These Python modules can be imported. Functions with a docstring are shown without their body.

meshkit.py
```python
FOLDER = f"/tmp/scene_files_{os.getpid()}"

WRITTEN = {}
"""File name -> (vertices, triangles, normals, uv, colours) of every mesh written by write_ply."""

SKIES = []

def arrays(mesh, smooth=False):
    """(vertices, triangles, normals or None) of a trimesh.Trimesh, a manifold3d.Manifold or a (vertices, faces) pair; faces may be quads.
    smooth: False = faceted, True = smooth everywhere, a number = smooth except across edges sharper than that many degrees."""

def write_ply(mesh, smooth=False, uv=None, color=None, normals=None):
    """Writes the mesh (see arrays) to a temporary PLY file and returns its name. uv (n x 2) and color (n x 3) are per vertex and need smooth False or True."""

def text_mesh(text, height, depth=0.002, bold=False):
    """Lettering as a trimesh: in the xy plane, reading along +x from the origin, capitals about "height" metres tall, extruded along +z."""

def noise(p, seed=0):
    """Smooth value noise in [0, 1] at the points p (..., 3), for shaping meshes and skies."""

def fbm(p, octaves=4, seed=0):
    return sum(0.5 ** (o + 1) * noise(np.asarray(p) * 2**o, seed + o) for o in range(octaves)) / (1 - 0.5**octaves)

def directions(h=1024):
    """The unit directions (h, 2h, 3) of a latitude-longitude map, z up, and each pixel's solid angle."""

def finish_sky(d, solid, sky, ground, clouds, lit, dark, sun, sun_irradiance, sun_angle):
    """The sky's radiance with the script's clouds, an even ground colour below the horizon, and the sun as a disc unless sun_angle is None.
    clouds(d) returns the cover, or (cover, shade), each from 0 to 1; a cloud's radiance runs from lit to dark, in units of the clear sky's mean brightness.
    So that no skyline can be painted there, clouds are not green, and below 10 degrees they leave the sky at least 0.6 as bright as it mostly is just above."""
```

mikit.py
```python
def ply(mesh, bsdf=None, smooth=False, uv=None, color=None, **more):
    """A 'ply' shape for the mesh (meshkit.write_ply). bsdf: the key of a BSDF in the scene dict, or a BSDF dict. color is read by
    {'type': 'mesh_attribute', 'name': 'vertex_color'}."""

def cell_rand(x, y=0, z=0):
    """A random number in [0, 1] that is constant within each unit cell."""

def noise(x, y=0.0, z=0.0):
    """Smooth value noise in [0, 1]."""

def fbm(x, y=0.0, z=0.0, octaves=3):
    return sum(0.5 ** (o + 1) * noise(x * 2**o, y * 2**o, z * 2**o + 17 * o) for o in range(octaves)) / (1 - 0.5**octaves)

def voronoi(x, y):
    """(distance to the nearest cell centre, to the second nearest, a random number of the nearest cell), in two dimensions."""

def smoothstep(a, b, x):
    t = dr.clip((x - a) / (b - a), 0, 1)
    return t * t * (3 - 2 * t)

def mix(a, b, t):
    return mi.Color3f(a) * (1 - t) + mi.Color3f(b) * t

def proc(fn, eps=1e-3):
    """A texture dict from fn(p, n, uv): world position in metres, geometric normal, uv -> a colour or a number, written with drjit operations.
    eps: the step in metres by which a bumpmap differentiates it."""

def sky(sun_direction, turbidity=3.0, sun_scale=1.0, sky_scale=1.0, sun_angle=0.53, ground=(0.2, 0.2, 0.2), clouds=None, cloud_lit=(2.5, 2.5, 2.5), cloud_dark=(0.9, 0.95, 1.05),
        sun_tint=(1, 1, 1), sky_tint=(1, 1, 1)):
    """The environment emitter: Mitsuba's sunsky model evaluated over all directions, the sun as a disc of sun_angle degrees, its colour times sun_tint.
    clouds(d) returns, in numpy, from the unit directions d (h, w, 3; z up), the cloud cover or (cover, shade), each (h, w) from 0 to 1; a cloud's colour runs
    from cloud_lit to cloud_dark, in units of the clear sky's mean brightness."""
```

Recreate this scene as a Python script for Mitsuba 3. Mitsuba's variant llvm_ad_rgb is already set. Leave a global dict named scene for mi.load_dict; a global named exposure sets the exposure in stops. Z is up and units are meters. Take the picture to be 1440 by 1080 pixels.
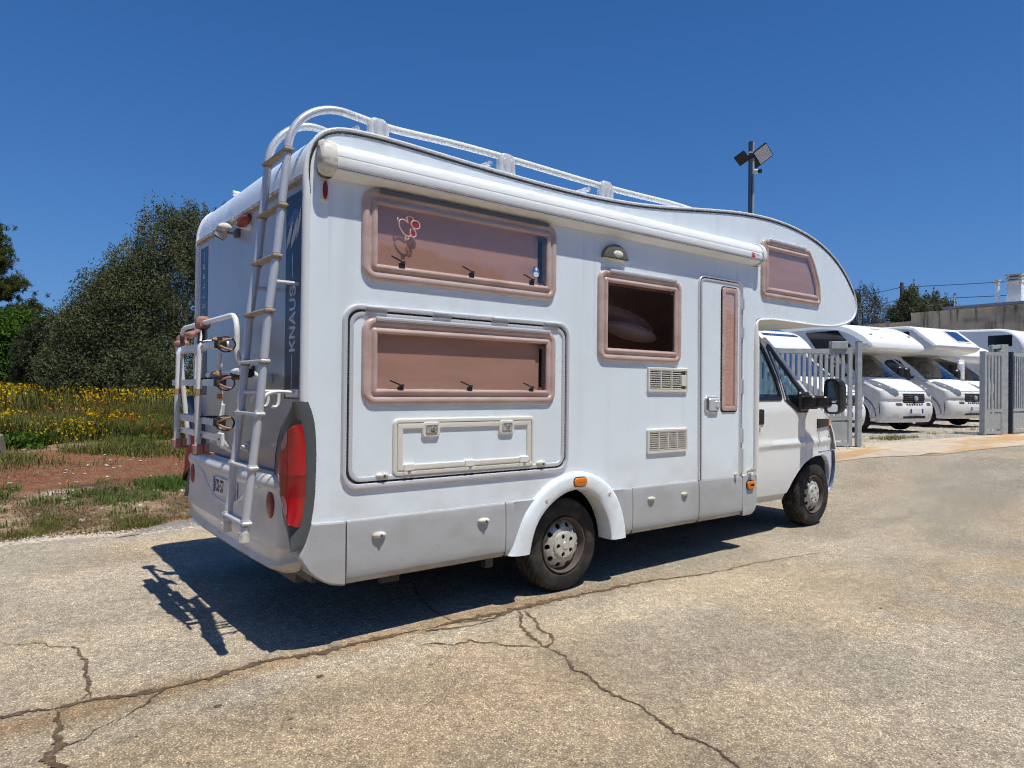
import math, random
import numpy as np
import trimesh, shapely, shapely.geometry as sg, shapely.ops as so
import drjit as dr
import mitsuba as mi
import mikit, meshkit
from scipy.interpolate import PchipInterpolator, splprep, splev

T = mi.ScalarTransform4f
scene, labels = {}, {}

# ------------------------------------------------------------------ camera, sky, exposure
CAM = np.array([-1.394, -3.62, 1.448])
YAW, PITCH, ROLL = 0.909388882, 0.00870461969, -0.0100845151
FW = np.array([math.cos(YAW) * math.cos(PITCH), math.sin(YAW) * math.cos(PITCH), math.sin(PITCH)])
_r = np.cross(FW, [0, 0, 1]); _r /= np.linalg.norm(_r)
_u = np.cross(_r, FW)
UP = math.sin(ROLL) * _r + math.cos(ROLL) * _u
scene['camera'] = {'type': 'perspective', 'fov': 73.3055, 'fov_axis': 'x', 'near_clip': 0.05, 'far_clip': 2000.0,
                   'to_world': T().look_at(origin=CAM.tolist(), target=(CAM + FW).tolist(), up=UP.tolist())}
scene['sky'] = mikit.sky([0.12, -1.12, 2.9], turbidity=2.4, sun_tint=(.89, 1.01, 1.15), sky_tint=(0.29, 0.61, 0.97), ground=(0.24, 0.19, 0.14),
                         clouds=lambda d: .42 * np.exp(-np.clip(np.degrees(np.arcsin(np.clip(d[..., 2], -1, 1))), 0, 90) / 6.5), cloud_lit=(1.25, 1.35, 1.45))
exposure = 1.60

# ------------------------------------------------------------------ terrain heights
PX = PchipInterpolator([-400, -80, -3, 1.92, 5.6, 8.5, 10.7, 11.8, 14, 18, 30, 60, 400],
                       [-.3, -.12, -.03, 0, .033, .16, .34, .42, .44, .47, .55, .75, .9])
def sst(a, b, x):
    t = np.clip((np.asarray(x, float) - a) / (b - a), 0, 1)
    return t * t * (3 - 2 * t)
def g(x, y):
    x = np.asarray(x, float); y = np.asarray(y, float)
    return PX(np.clip(x, -400, 400)) + .042 * np.clip(y - 4.3, 0, 24) * (1 - sst(4.5, 9, x))
def gz(x, y): return float(g(x, y))

# ------------------------------------------------------------------ bookkeeping
_used = set()
def uniq(key):
    if key not in _used:
        _used.add(key); return key
    k = 1
    while f'{key}_{k:03d}' in _used: k += 1
    key = f'{key}_{k:03d}'; _used.add(key); return key
def thing(name, label, cat, group=None, kind=None):
    key = uniq(name); labels[key] = {'label': label, 'category': cat}
    if group: labels[key]['group'] = group
    if kind: labels[key]['kind'] = kind
    return key
def sub(parent, name, label=None, kind=None):
    key = uniq(parent + '__' + name)
    d = {}
    if label: d['label'] = label
    if kind: d['kind'] = kind
    if d: labels[key] = d
    return key
def cat(ms):
    ms = [m if isinstance(m, trimesh.Trimesh) else tm(m) for m in ms]
    return ms[0] if len(ms) == 1 else trimesh.util.concatenate(ms)
def tm(m): return trimesh.Trimesh(m[0], m[1], process=False)
def put(key, mesh, bsdf, smooth=False, **kw):
    if isinstance(mesh, (list,)): mesh = cat(mesh)
    scene[key] = mikit.ply(mesh, bsdf, smooth=smooth, **kw); return key
def part(parent, name, mesh, bsdf, smooth=False, label=None, kind=None, **kw):
    return put(sub(parent, name, label, kind), mesh, bsdf, smooth, **kw)
def each(parent, name, meshes, bsdf, smooth=False, label=None):
    for m in meshes: part(parent, name, m, bsdf, smooth, label)
def structure(name, mesh, bsdf, label=None, cat_=None, smooth=False):
    key = uniq(name); labels[key] = {'kind': 'structure'}
    if label: labels[key]['label'] = label
    if cat_: labels[key]['category'] = cat_
    return put(key, mesh, bsdf, smooth)
def stuff(name, label, cat_, mesh, bsdf, smooth=False, **kw):
    key = uniq(name); labels[key] = {'kind': 'stuff', 'label': label, 'category': cat_}
    return put(key, mesh, bsdf, smooth, **kw)

# ------------------------------------------------------------------ mesh helpers
def ex(poly, y0, y1):
    """polygon in (x, z) extruded from y0 to y1"""
    polys = getattr(poly, 'geoms', [poly]); out = []
    for p in polys:
        if p.area < 1e-9: continue
        m = trimesh.creation.extrude_polygon(p, y1 - y0, engine='earcut'); v = m.vertices
        out.append(trimesh.Trimesh(np.stack([v[:, 0], y1 - v[:, 2], v[:, 1]], 1), m.faces, process=False))
    return cat(out)
def exx(poly, x0, x1):
    """polygon in (y, z) extruded from x0 to x1"""
    m = trimesh.creation.extrude_polygon(poly, x1 - x0, engine='earcut'); v = m.vertices
    return trimesh.Trimesh(np.stack([x0 + v[:, 2], v[:, 0], v[:, 1]], 1), m.faces, process=False)
def exz(poly, z0, z1):
    m = trimesh.creation.extrude_polygon(poly, z1 - z0, engine='earcut'); m.apply_translation([0, 0, z0]); return m
P_ = sg.Polygon
def box(x0, x1, y0, y1, z0, z1, c=0.0):
    if c <= 0:
        m = trimesh.creation.box(bounds=[[x0, y0, z0], [x1, y1, z1]]); return trimesh.Trimesh(m.vertices, m.faces, process=False)
    pts = []
    lo, hi = np.array([x0, y0, z0], float), np.array([x1, y1, z1], float)
    c = min(c, *(0.45 * (hi - lo)))
    for a in range(3):
        for s in np.ndindex(2, 2, 2):
            p = np.where(np.array(s) == 0, lo, hi)
            q = p + np.where(np.array(s) == 0, c, -c); q[a] = p[a]
            pts.append(q)
    return trimesh.convex.convex_hull(np.array(pts))
def rotbox(size, rot, pos, c=0.0):
    m = box(-size[0] / 2, size[0] / 2, -size[1] / 2, size[1] / 2, -size[2] / 2, size[2] / 2, c)
    m.apply_transform(trimesh.transformations.euler_matrix(*rot)); m.apply_translation(pos); return m
def loft(rings, closed=True, cap0=False, cap1=False):
    R = np.array(rings, float); n, m = R.shape[:2]
    v = R.reshape(-1, 3); k = m if closed else m - 1
    i, j = np.meshgrid(np.arange(n - 1), np.arange(k), indexing='ij')
    a, b = i * m + j, i * m + (j + 1) % m
    f = np.concatenate([np.stack([a, b, b + m], -1).reshape(-1, 3), np.stack([a, b + m, a + m], -1).reshape(-1, 3)])
    ms = [trimesh.Trimesh(v, f, process=False)]
    for on, q in ((cap0, 0), (cap1, n - 1)):
        if on:
            c = R[q].mean(0); vv = np.vstack([R[q], c]); jj = np.arange(m)
            ff = np.stack([jj, (jj + 1) % m, np.full(m, m)], 1)
            ms.append(trimesh.Trimesh(vv, ff if q else ff[:, ::-1], process=False))
    return cat(ms)
def tube(pts, r, n=12, closed=False, caps=True):
    p = np.asarray(pts, float); N = len(p)
    r = np.broadcast_to(np.asarray(r, float), (N,))
    if closed: t = np.roll(p, -1, 0) - np.roll(p, 1, 0)
    else: t = np.gradient(p, axis=0)
    t /= np.linalg.norm(t, axis=1, keepdims=True) + 1e-12
    a = np.cross(t[0], [0, 0, 1.0] if abs(t[0][2]) < .9 else [1.0, 0, 0]); a /= np.linalg.norm(a)
    rings, ang = [], np.arange(n) * 2 * np.pi / n
    for i in range(N):
        a = a - t[i] * (a @ t[i]); a /= np.linalg.norm(a) + 1e-12
        b = np.cross(t[i], a)
        rings.append(p[i] + r[i] * (np.cos(ang)[:, None] * a + np.sin(ang)[:, None] * b))
    if closed: rings.append(rings[0]); caps = False
    return loft(rings, True, caps, caps)
def bend(pts, n=40, s=0.0, per=False):
    p = np.asarray(pts, float).T
    tck, _ = splprep(p, s=s, k=min(3, p.shape[1] - 1), per=per)
    return np.stack(splev(np.linspace(0, 1, n), tck), 1)
def fillet(pts, r, n=6):
    """polyline (3-D) with its corners rounded"""
    p = [np.asarray(q, float) for q in pts]; out = [p[0]]
    for a, b, c in zip(p, p[1:], p[2:]):
        u, v = a - b, c - b; lu, lv = np.linalg.norm(u), np.linalg.norm(v)
        d = min(r, .45 * lu, .45 * lv); s, e = b + u / lu * d, b + v / lv * d
        for t in np.linspace(0, 1, n): out.append((1 - t) ** 2 * s + 2 * t * (1 - t) * b + t * t * e)
    out.append(p[-1]); return np.array(out)
def rrect(x0, x1, z0, z1, r, n=7):
    out = []
    for cx, cz, a0 in ((x1 - r, z1 - r, 0), (x0 + r, z1 - r, 90), (x0 + r, z0 + r, 180), (x1 - r, z0 + r, 270)):
        for a in np.radians(a0 + np.linspace(0, 90, n)): out.append((cx + r * math.cos(a), cz + r * math.sin(a)))
    return np.array(out)
def inset(ring, d):
    t = np.roll(ring, -1, 0) - np.roll(ring, 1, 0); t /= np.linalg.norm(t, axis=1, keepdims=True)
    return ring + d * np.stack([-t[:, 1], t[:, 0]], 1)
def frame(ring, prof, y=0.0):
    """closed ring in (x, z) swept with (inset, height) pairs; height goes towards -y"""
    rs = []
    for d, h in prof:
        q = inset(ring, d); rs.append(np.stack([q[:, 0], np.full(len(q), y - h), q[:, 1]], 1))
    return loft(rs)
def plate(ring, y): # flat filled ring at depth y (facing -y)
    m = trimesh.creation.triangulate_polygon(P_(ring), engine='earcut')
    v, f = m; return trimesh.Trimesh(np.stack([v[:, 0], np.full(len(v), y), v[:, 1]], 1), f, process=False)
def resample(pts, n):
    p = np.asarray(pts, float); s = np.r_[0, np.cumsum(np.linalg.norm(np.diff(p, axis=0), axis=1))]
    q = np.linspace(0, s[-1], n); return np.stack([np.interp(q, s, p[:, k]) for k in range(p.shape[1])], 1)
def smooth_ring(pts, r, n=96):
    q = P_(pts).buffer(-r, quad_segs=10).buffer(r, quad_segs=10)
    p = np.array(q.exterior.coords)
    if not q.exterior.is_ccw: p = p[::-1]
    return resample(p, n + 1)[:-1]
def cyl(p0, p1, r, n=16, r1=None):
    return tube([p0, p1], [r, r if r1 is None else r1], n)
def ellipsoid(c, rad, sub_=2):
    m = trimesh.creation.icosphere(subdivisions=sub_); m.apply_scale(rad); m.apply_translation(c); return trimesh.Trimesh(m.vertices, m.faces, process=False)
def revolve_y(prof, n=64):
    """profile (r, y) turned about the y axis through the origin"""
    p = np.array(prof, float); a = np.linspace(0, 2 * np.pi, n, endpoint=False)
    rings = [np.stack([r * np.cos(a), np.full(n, y), r * np.sin(a)], 1) for r, y in p]
    return loft(rings)

# ------------------------------------------------------------------ materials
def prin(base, rough=.5, **k):
    c = base if isinstance(base, dict) else {'type': 'rgb', 'value': list(map(float, base))}
    return {'type': 'principled', 'base_color': c, 'roughness': rough, **k}
def mat(key, base, rough=.5, bump=None, eps=1e-3, bscale=1.0, **k):
    b = prin(base, rough, **k)
    if bump is not None: b = {'type': 'bumpmap', 'relief': mikit.proc(bump, eps), 'bsdf': b, 'scale': bscale}
    scene[key] = {'type': 'twosided', 'bsdf': b}
noise, fbm, voronoi, mix, ss = mikit.noise, mikit.fbm, mikit.voronoi, mikit.mix, mikit.smoothstep

def f_gelcoat(p, n, uv):
    streak = fbm(p.x * 9, p.y * 9, p.z * .7, 3)
    blot = fbm(p.x * 1.7 + 5, p.y * 1.7, p.z * 1.7, 3)
    c = mix((.79, .87, .925), (.70, .745, .765), ss(.50, .85, streak) * .45)
    c = mix(c, (.745, .805, .845), ss(.5, .8, blot) * .5)
    run = ss(.60, .80, fbm(p.x * 22, 3.0, p.z * .35, 3)) * ss(1.2, 2.55, p.z) * ss(2.62, 2.5, p.z)
    c = mix(c, (.52, .50, .45), run * .22)
    grime = ss(1.05, .70, p.z) * ss(.35, .7, fbm(p.x * 3.5, 1.0, p.z * 5, 4))
    return mix(c, (.60, .57, .51), grime * .35)
mat('gelcoat', mikit.proc(f_gelcoat), .28, specular=.5)
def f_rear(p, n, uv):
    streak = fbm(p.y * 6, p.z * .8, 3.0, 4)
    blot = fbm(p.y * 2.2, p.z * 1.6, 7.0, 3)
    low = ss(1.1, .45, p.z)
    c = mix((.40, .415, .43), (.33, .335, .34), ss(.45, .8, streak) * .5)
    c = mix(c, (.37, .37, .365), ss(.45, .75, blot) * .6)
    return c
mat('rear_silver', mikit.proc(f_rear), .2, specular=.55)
def f_bumper(p, n, uv):
    a = fbm(p.y * 5, p.z * 7, 7.0, 4); b = fbm(p.y * 2.2, p.z * 1.6, 9.0, 3)
    c = mix((.66, .66, .655), (.55, .54, .51), ss(.4, .75, a) * .6)
    return mix(c, (.52, .43, .33), ss(.72, .42, p.z) * ss(.3, .65, b) * .7)
mat('rear_gelcoat', mikit.proc(f_bumper), .24, specular=.5)
def f_skirt(p, n, uv):
    a = fbm(p.x * 5, p.z * 9, 1.0, 4); b = noise(p.x * 60, p.z * 60, 4.0)
    c = mix((.42, .435, .45), (.37, .37, .365), ss(.4, .75, a) * .6)
    c = mix(c, (.33, .29, .24), ss(.42, .35, p.z) * .75 * ss(.25, .7, a))
    return mix(c, (.30, .28, .25), ss(.93, .99, b) * .7)
mat('skirt_grey', mikit.proc(f_skirt), .42)
def f_white(p, n, uv):
    a = fbm(p.x * 6, p.y * 20, p.z * 20, 3)
    return mix((.80, .825, .83), (.64, .61, .55), ss(.55, .85, a) * .55)
mat('old_white', mikit.proc(f_white), .4)
mat('white_plastic', (.78, .77, .72), .4)
mat('cream_plastic', (.70, .68, .60), .45)
def f_aged(p, n, uv):
    a = fbm(p.x * 25, p.y * 25, p.z * 25, 3)
    return mix((.66, .64, .58), (.36, .32, .26), ss(.42, .75, a))
mat('aged_plastic', mikit.proc(f_aged), .5)
mat('aluminium', (.62, .63, .65), .36, metallic=.2)
mat('trim_white', (.74, .75, .77), .3)
mat('rail_dark', (.13, .14, .155), .4)
mat('bright_metal', (.60, .60, .61), .28, metallic=.35)
mat('ladder_metal', (.62, .64, .67), .38, metallic=.35)
mat('white_tube', (.80, .80, .78), .32)
def f_rung(p, n, uv):
    a = noise(p.y * 120, p.x * 120, p.z * 40)
    return mix((.42, .36, .29), (.26, .21, .16), a)
mat('worn_rubber', mikit.proc(f_rung), .8)
mat('black_rubber', (.018, .018, .019), .65)
mat('black_plastic', (.022, .022, .024), .38)
mat('dark_void', (.012, .012, .013), .9)
mat('dark_grey', (.10, .105, .115), .45)
mat('housing_grey', (.085, .092, .10), .38)
mat('navy', (.035, .048, .085), .35)
mat('silver_print', (.55, .57, .60), .4)
mat('blue_print', (.08, .16, .42), .4)
mat('pale_blue_print', (.30, .36, .50), .4)
def f_rim(p, n, uv):
    a = fbm(p.x * 7, p.y * 7, p.z * 14, 3)
    return mix((.56, .42, .375), (.49, .345, .295), ss(.35, .7, a))
mat('pink_acrylic', mikit.proc(f_rim), .33, specular=.5)
def f_blind(p, n, uv):
    a = fbm(p.x * 1.6, 2.0, p.z * 9, 3); b = noise(p.x * 260, 1.0, p.z * 260)
    c = mix((.78, .67, .60), (.68, .565, .50), ss(.2, .8, a))
    return c * (.90 + .20 * b)
mat('brown_blind', mikit.proc(f_blind), .85)
mat('pleat_pink', (.72, .56, .49), .8)
scene['brown_glass'] = {'type': 'thindielectric', 'int_ior': 1.49, 'specular_transmittance': {'type': 'rgb', 'value': [.80, .66, .62]}}
scene['pink_glass'] = {'type': 'thindielectric', 'int_ior': 1.49, 'specular_transmittance': {'type': 'rgb', 'value': [.96, .86, .82]}}
scene['dark_glass'] = {'type': 'thindielectric', 'int_ior': 1.49, 'specular_transmittance': {'type': 'rgb', 'value': [.86, .78, .78]}}
scene['car_glass'] = {'type': 'thindielectric', 'int_ior': 1.5, 'specular_transmittance': {'type': 'rgb', 'value': [.70, .84, .78]}}
scene['far_glass'] = {'type': 'thindielectric', 'int_ior': 1.5, 'specular_transmittance': {'type': 'rgb', 'value': [.24, .30, .29]}}
mat('black_glass', (.012, .013, .018), .06, specular=.6)
mat('blue_glass', (.02, .045, .13), .06, specular=.8)
def f_lens(p, n, uv):
    rib = .5 + .5 * dr.sin(p.z * 620); dk = ss(.868, .872, p.z) * ss(.982, .978, p.z); in_ = ss(.10, .16, p.y)
    c = mix((.46, .010, .012), (.30, .004, .007), rib * .6)
    return mix(mix(c, (.19, .004, .006), dk * .6), (.30, .012, .012), in_ * .6)
mat('red_lens', mikit.proc(f_lens), .10, specular=.6, clearcoat=.6)
mat('dark_red_lens', (.23, .022, .018), .25, specular=.5)
mat('clear_lens', (.42, .20, .19), .12, clearcoat=.6)
mat('headlamp', (.13, .15, .18), .12, clearcoat=.5)
mat('headlamp_bowl', (.62, .64, .66), .2, metallic=.4)
mat('amber_lens', (.70, .20, .015), .18, clearcoat=.5)
mat('pink_clamp', (.33, .17, .14), .65)
mat('orange_clamp', (.42, .23, .12), .65)
def f_tyre(p, n, uv):
    a = fbm(p.x * 14, p.y * 14, p.z * 14, 3)
    return mix((.019, .018, .018), (.050, .044, .037), ss(.4, .75, a))
mat('tyre', mikit.proc(f_tyre), .78)
def f_steel(p, n, uv):
    a = fbm(p.x * 16, p.y * 16, p.z * 16, 3)
    return mix((.50, .48, .44), (.22, .17, .13), ss(.5, .8, a) * .8)
mat('wheel_steel', mikit.proc(f_steel), .38, metallic=.25)
mat('rusty_rim', (.105, .08, .068), .6)
mat('hub_silver', (.56, .55, .52), .33, metallic=.2)
mat('white_paint', (.80, .81, .80), .22, clearcoat=.5)
mat('far_white', (.80, .80, .78), .25, clearcoat=.4)
mat('far_cream', (.70, .66, .58), .4)
mat('plate_white', (.75, .75, .74), .35)
mat('plate_blue', (.02, .06, .30), .35)
mat('red_print', (.55, .02, .02), .4)
mat('cushion', (.72, .68, .64), .9)
mat('interior_beige', (.46, .37, .31), .6)
mat('interior_brown', (.17, .12, .095), .6)
mat('lamp_black', (.02, .02, .025), .45)
mat('lamp_glass', (.70, .69, .64), .45)
def f_galv(p, n, uv):
    a = fbm(p.x * 11, p.y * 11, p.z * 11, 3); b = noise(p.x * 45, p.y * 45, p.z * 45)
    c = mix((.43, .455, .46), (.36, .385, .39), ss(.3, .7, a))
    return mix(c, (.30, .17, .10), ss(.88, .97, b) * ss(.55, .75, a) * .6)
mat('galvanised', mikit.proc(f_galv), .5)

# ------------------------------------------------------------------ setting: road, ground, yard
def f_asphalt(p, n, uv):
    big = fbm(p.x * .55 + 3, p.y * .9, 1.0, 4)
    mid = fbm(p.x * 3.1, p.y * 3.1, 5.0, 4)
    d1, d2, w = voronoi(p.x * 118 + 2 * mid, p.y * 118)
    fine = noise(p.x * 300, p.y * 300, 2.0)
    stone = mix((.36, .325, .275), (.66, .62, .55), ss(.5, 1.0, w))
    stone = mix(stone, (.205, .185, .16), ss(.32, .0, w))
    binder = mix((.325, .285, .225), (.255, .228, .185), mid)
    c = mix(stone, binder, ss(.30, .62, d1))
    c = c * mix((.93, .925, .94), (.93, .925, .94), fine) * (.78 + .44 * fine)
    e1, e2, w2 = voronoi(p.x * 33, p.y * 33 + 2 * mid)
    c = c * mix((.86, .86, .87), (1.15, 1.14, 1.11), w2)
    c = c * (.82 + .36 * noise(p.x * 52, p.y * 52, 6.0)) * (.90 + .20 * noise(p.x * 19, p.y * 19, 8.0))
    c = mix(c, (.09, .08, .07), ss(.984, .992, w2) * ss(.28, .14, e1))
    warm = ss(.46, .70, big)
    c = c * mix((1, 1, 1), (1.04, .95, .82), warm * .6)
    track = ss(1.1, .0, dr.abs(p.y + 1.75 + .22 * (p.x - 3.2) * 0 + .35 * (big - .5))) * ss(1.5, 4.0, p.x)
    c = c * mix((1, 1, 1), (1.06, .94, .78), track * ss(.35, .62, mid) * .65)
    dirt = dr.exp(-dr.square((p.y - .03 + .05 * p.x * ss(.8, 3.2, p.x)) / (.05 + .10 * mid))) * ss(3.4, 1.6, p.x)
    c = c * mix((1, 1, 1), (.80, .62, .44), dirt * .75)
    near = ss(-.15, -.5, p.y + .18 * (mid - .5)) * ss(2.6, .4, p.x)
    c = c * mix((1, 1, 1), (.90, .79, .66), near * .75)
    c = c * mix((1.02, 1.0, .965), (.93, .925, .91), ss(1.8, 6.0, p.x))
    return c * mix((.88, .86, .81), (1.14, 1.09, 1.0), ss(.3, .7, fbm(p.x * 1.3, p.y * 2.0, 9.0, 4)))
def b_asphalt(p, n, uv):
    d1, d2, w = voronoi(p.x * 118, p.y * 118)
    return .0022 * ss(.75, .1, d1) * (.35 + w) + .0015 * noise(p.x * 210, p.y * 210)
mat('asphalt', mikit.proc(f_asphalt), .85, bump=b_asphalt, eps=.0015, bscale=.8, specular=.25)
def f_patch(p, n, uv):
    a = fbm(p.x * 4, p.y * 4, 1.0, 4)
    return mix((.14, .13, .12), (.22, .20, .175), a)
mat('patch_asphalt', mikit.proc(f_patch), .9)
def f_crack(p, n, uv):
    a = noise(p.x * 120, p.y * 120); b = noise(p.x * 35, p.y * 35, 3.0)
    return mix((.075, .05, .03), (.19, .13, .078), a * b * 1.4)
mat('crack_soil', mikit.proc(f_crack), .95)
def f_concrete(p, n, uv):
    a = fbm(p.x * .8, p.y * 2.6, 2.0, 4); b = fbm(p.x * 7, p.y * 7, 1.0, 3)
    c = mix((.42, .345, .255), (.40, .255, .13), ss(.42, .66, a))
    return c * (.82 + .36 * b)
mat('apron_concrete', mikit.proc(f_concrete), .9)
def f_gravel(p, n, uv):
    d1, d2, w = voronoi(p.x * 26, p.y * 26)
    c = mix((.30, .26, .21), (.66, .61, .54), w)
    return c * (1.0 - .55 * ss(.4, .8, d1)) * (.8 + .4 * fbm(p.x * 1.1, p.y * 1.1, 4.0, 3))
mat('gravel_ground', mikit.proc(f_gravel), .95, bump=lambda p, n, uv: .02 * ss(.8, .0, voronoi(p.x * 26, p.y * 26)[0]), eps=.006)
def f_soil(p, n, uv):
    a = fbm(p.x * 1.3, p.y * 3.4, 6.0, 4); b = fbm(p.x * 9, p.y * 9, 1.0, 4); f = noise(p.x * 70, p.y * 70)
    red = mix((.115, .045, .021), (.205, .09, .044), b)
    straw = mix((.19, .125, .075), (.30, .215, .145), ss(.3, .7, fbm(p.x * 26, p.y * 26, 2.0, 3)))
    y = p.y + (a - .5) * 1.3
    k = ss(6.5, 7.1, y) * ss(12.2, 10.8, y)
    c = mix(straw, red, dr.maximum(k, ss(.52, .72, a) * .8))
    ash = ss(.30, .12, dr.square((p.x + .05 + .12 * (a - .5)) * 1.15) + dr.square((p.y - 7.1) * 1.6)) * ss(.42, .6, b)
    c = mix(c, (.045, .04, .04), ash * .9)
    pale = ss(.26, .1, dr.square((p.x + .42) * 1.3) + dr.square((p.y - 6.85) * 2.4)) * ss(.45, .55, b)
    c = mix(c, (.40, .36, .31), pale * .8)
    c = mix(c, mix((.07, .085, .03), (.13, .10, .05), b), ss(11.2, 13.0, y) * .85)
    return c * (.78 + .44 * f)
mat('soil', mikit.proc(f_soil), .95, bump=lambda p, n, uv: .05 * fbm(p.x * 13, p.y * 13, 3.0, 4), eps=.008)

def sheet(xs, ys, off):
    X, Y = np.meshgrid(xs, ys, indexing='ij'); Z = g(X, Y) + off
    R = np.stack([X, Y, Z], -1); return loft(R, closed=False)
def poly_sheet(poly, off, step=.35):
    p = poly.segmentize(step)
    v, f = trimesh.creation.triangulate_polygon(p, triangle_args='pq30a%.4f' % (step * step / 2), engine='triangle') if False else trimesh.creation.triangulate_polygon(p, engine='earcut')
    m = trimesh.Trimesh(np.c_[v, np.zeros(len(v))], f, process=False)
    v, f = trimesh.remesh.subdivide_to_size(m.vertices, m.faces, step * 1.6, max_iter=12)
    v[:, 2] = g(v[:, 0], v[:, 1]) + off
    return trimesh.Trimesh(v, f, process=False)

EDGE = [(-60, 4.15), (-20, 4.05), (-6, 4.22), (-2.5, 4.26), (-1.2, 4.2), (-.66, 4.2), (-.33, 4.06), (.0, 4.02), (.56, 4.1), (1.5, 4.05), (3, 3.9),
        (5, 3.7), (7, 3.3), (9, 2.7), (10.18, 2.19), (10.81, 1.95), (11.08, 1.64), (11.57, 1.15), (12.74, 1.11), (13.75, 1.05), (14.88, .95), (18, .8), (24, .75), (60, .7)]
_e = resample(EDGE, 900)
_rs = np.random.default_rng(3)
_e[1:-1, 1] += .05 * (meshkit.fbm(np.c_[_e[1:-1] * 2.3, np.zeros(len(_e) - 2)], 4, 5) - .5) * 2
EDGEY = lambda x: np.interp(x, _e[:, 0], _e[:, 1])
xs = np.unique(np.r_[np.linspace(-60, -6, 40), np.linspace(-6, 24, 200), np.linspace(24, 60, 30)])
rows = []
for t in np.r_[np.linspace(0, 1, 30)]:
    yy = -9 + (EDGEY(xs) + 9) * t
    rows.append(np.stack([xs, yy, g(xs, yy)], 1))
structure('road', loft(rows, closed=False), 'asphalt', 'worn tan asphalt road with cracks', 'road')
gx = np.unique(np.r_[np.linspace(-400, -12, 26), np.linspace(-12, 40, 150), np.linspace(40, 400, 26)])
gy = np.unique(np.r_[np.linspace(-400, -9.2, 24), np.linspace(-9.2, 30, 130), np.linspace(30, 500, 26)])
GX, GY = np.meshgrid(gx, gy, indexing='ij')
GZ = g(GX, GY)
_in = (GY < EDGEY(np.clip(GX, -60, 60)) + .02) & (GY > -9.3) & (np.abs(GX) < 60)
GZ = np.where(_in, GZ - .06, GZ - .012)
_f = (GX < 7) & (GY > 4.5)
GZ = GZ + np.where(_f, .05 * (meshkit.fbm(np.stack([GX * 1.1, GY * 1.1, GX * 0], -1), 4, 8) - .5), 0)
structure('ground', loft(np.stack([GX, GY, GZ], -1), closed=False), 'soil', 'red earth and dry straw beyond the road', 'ground', smooth=True)
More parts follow.
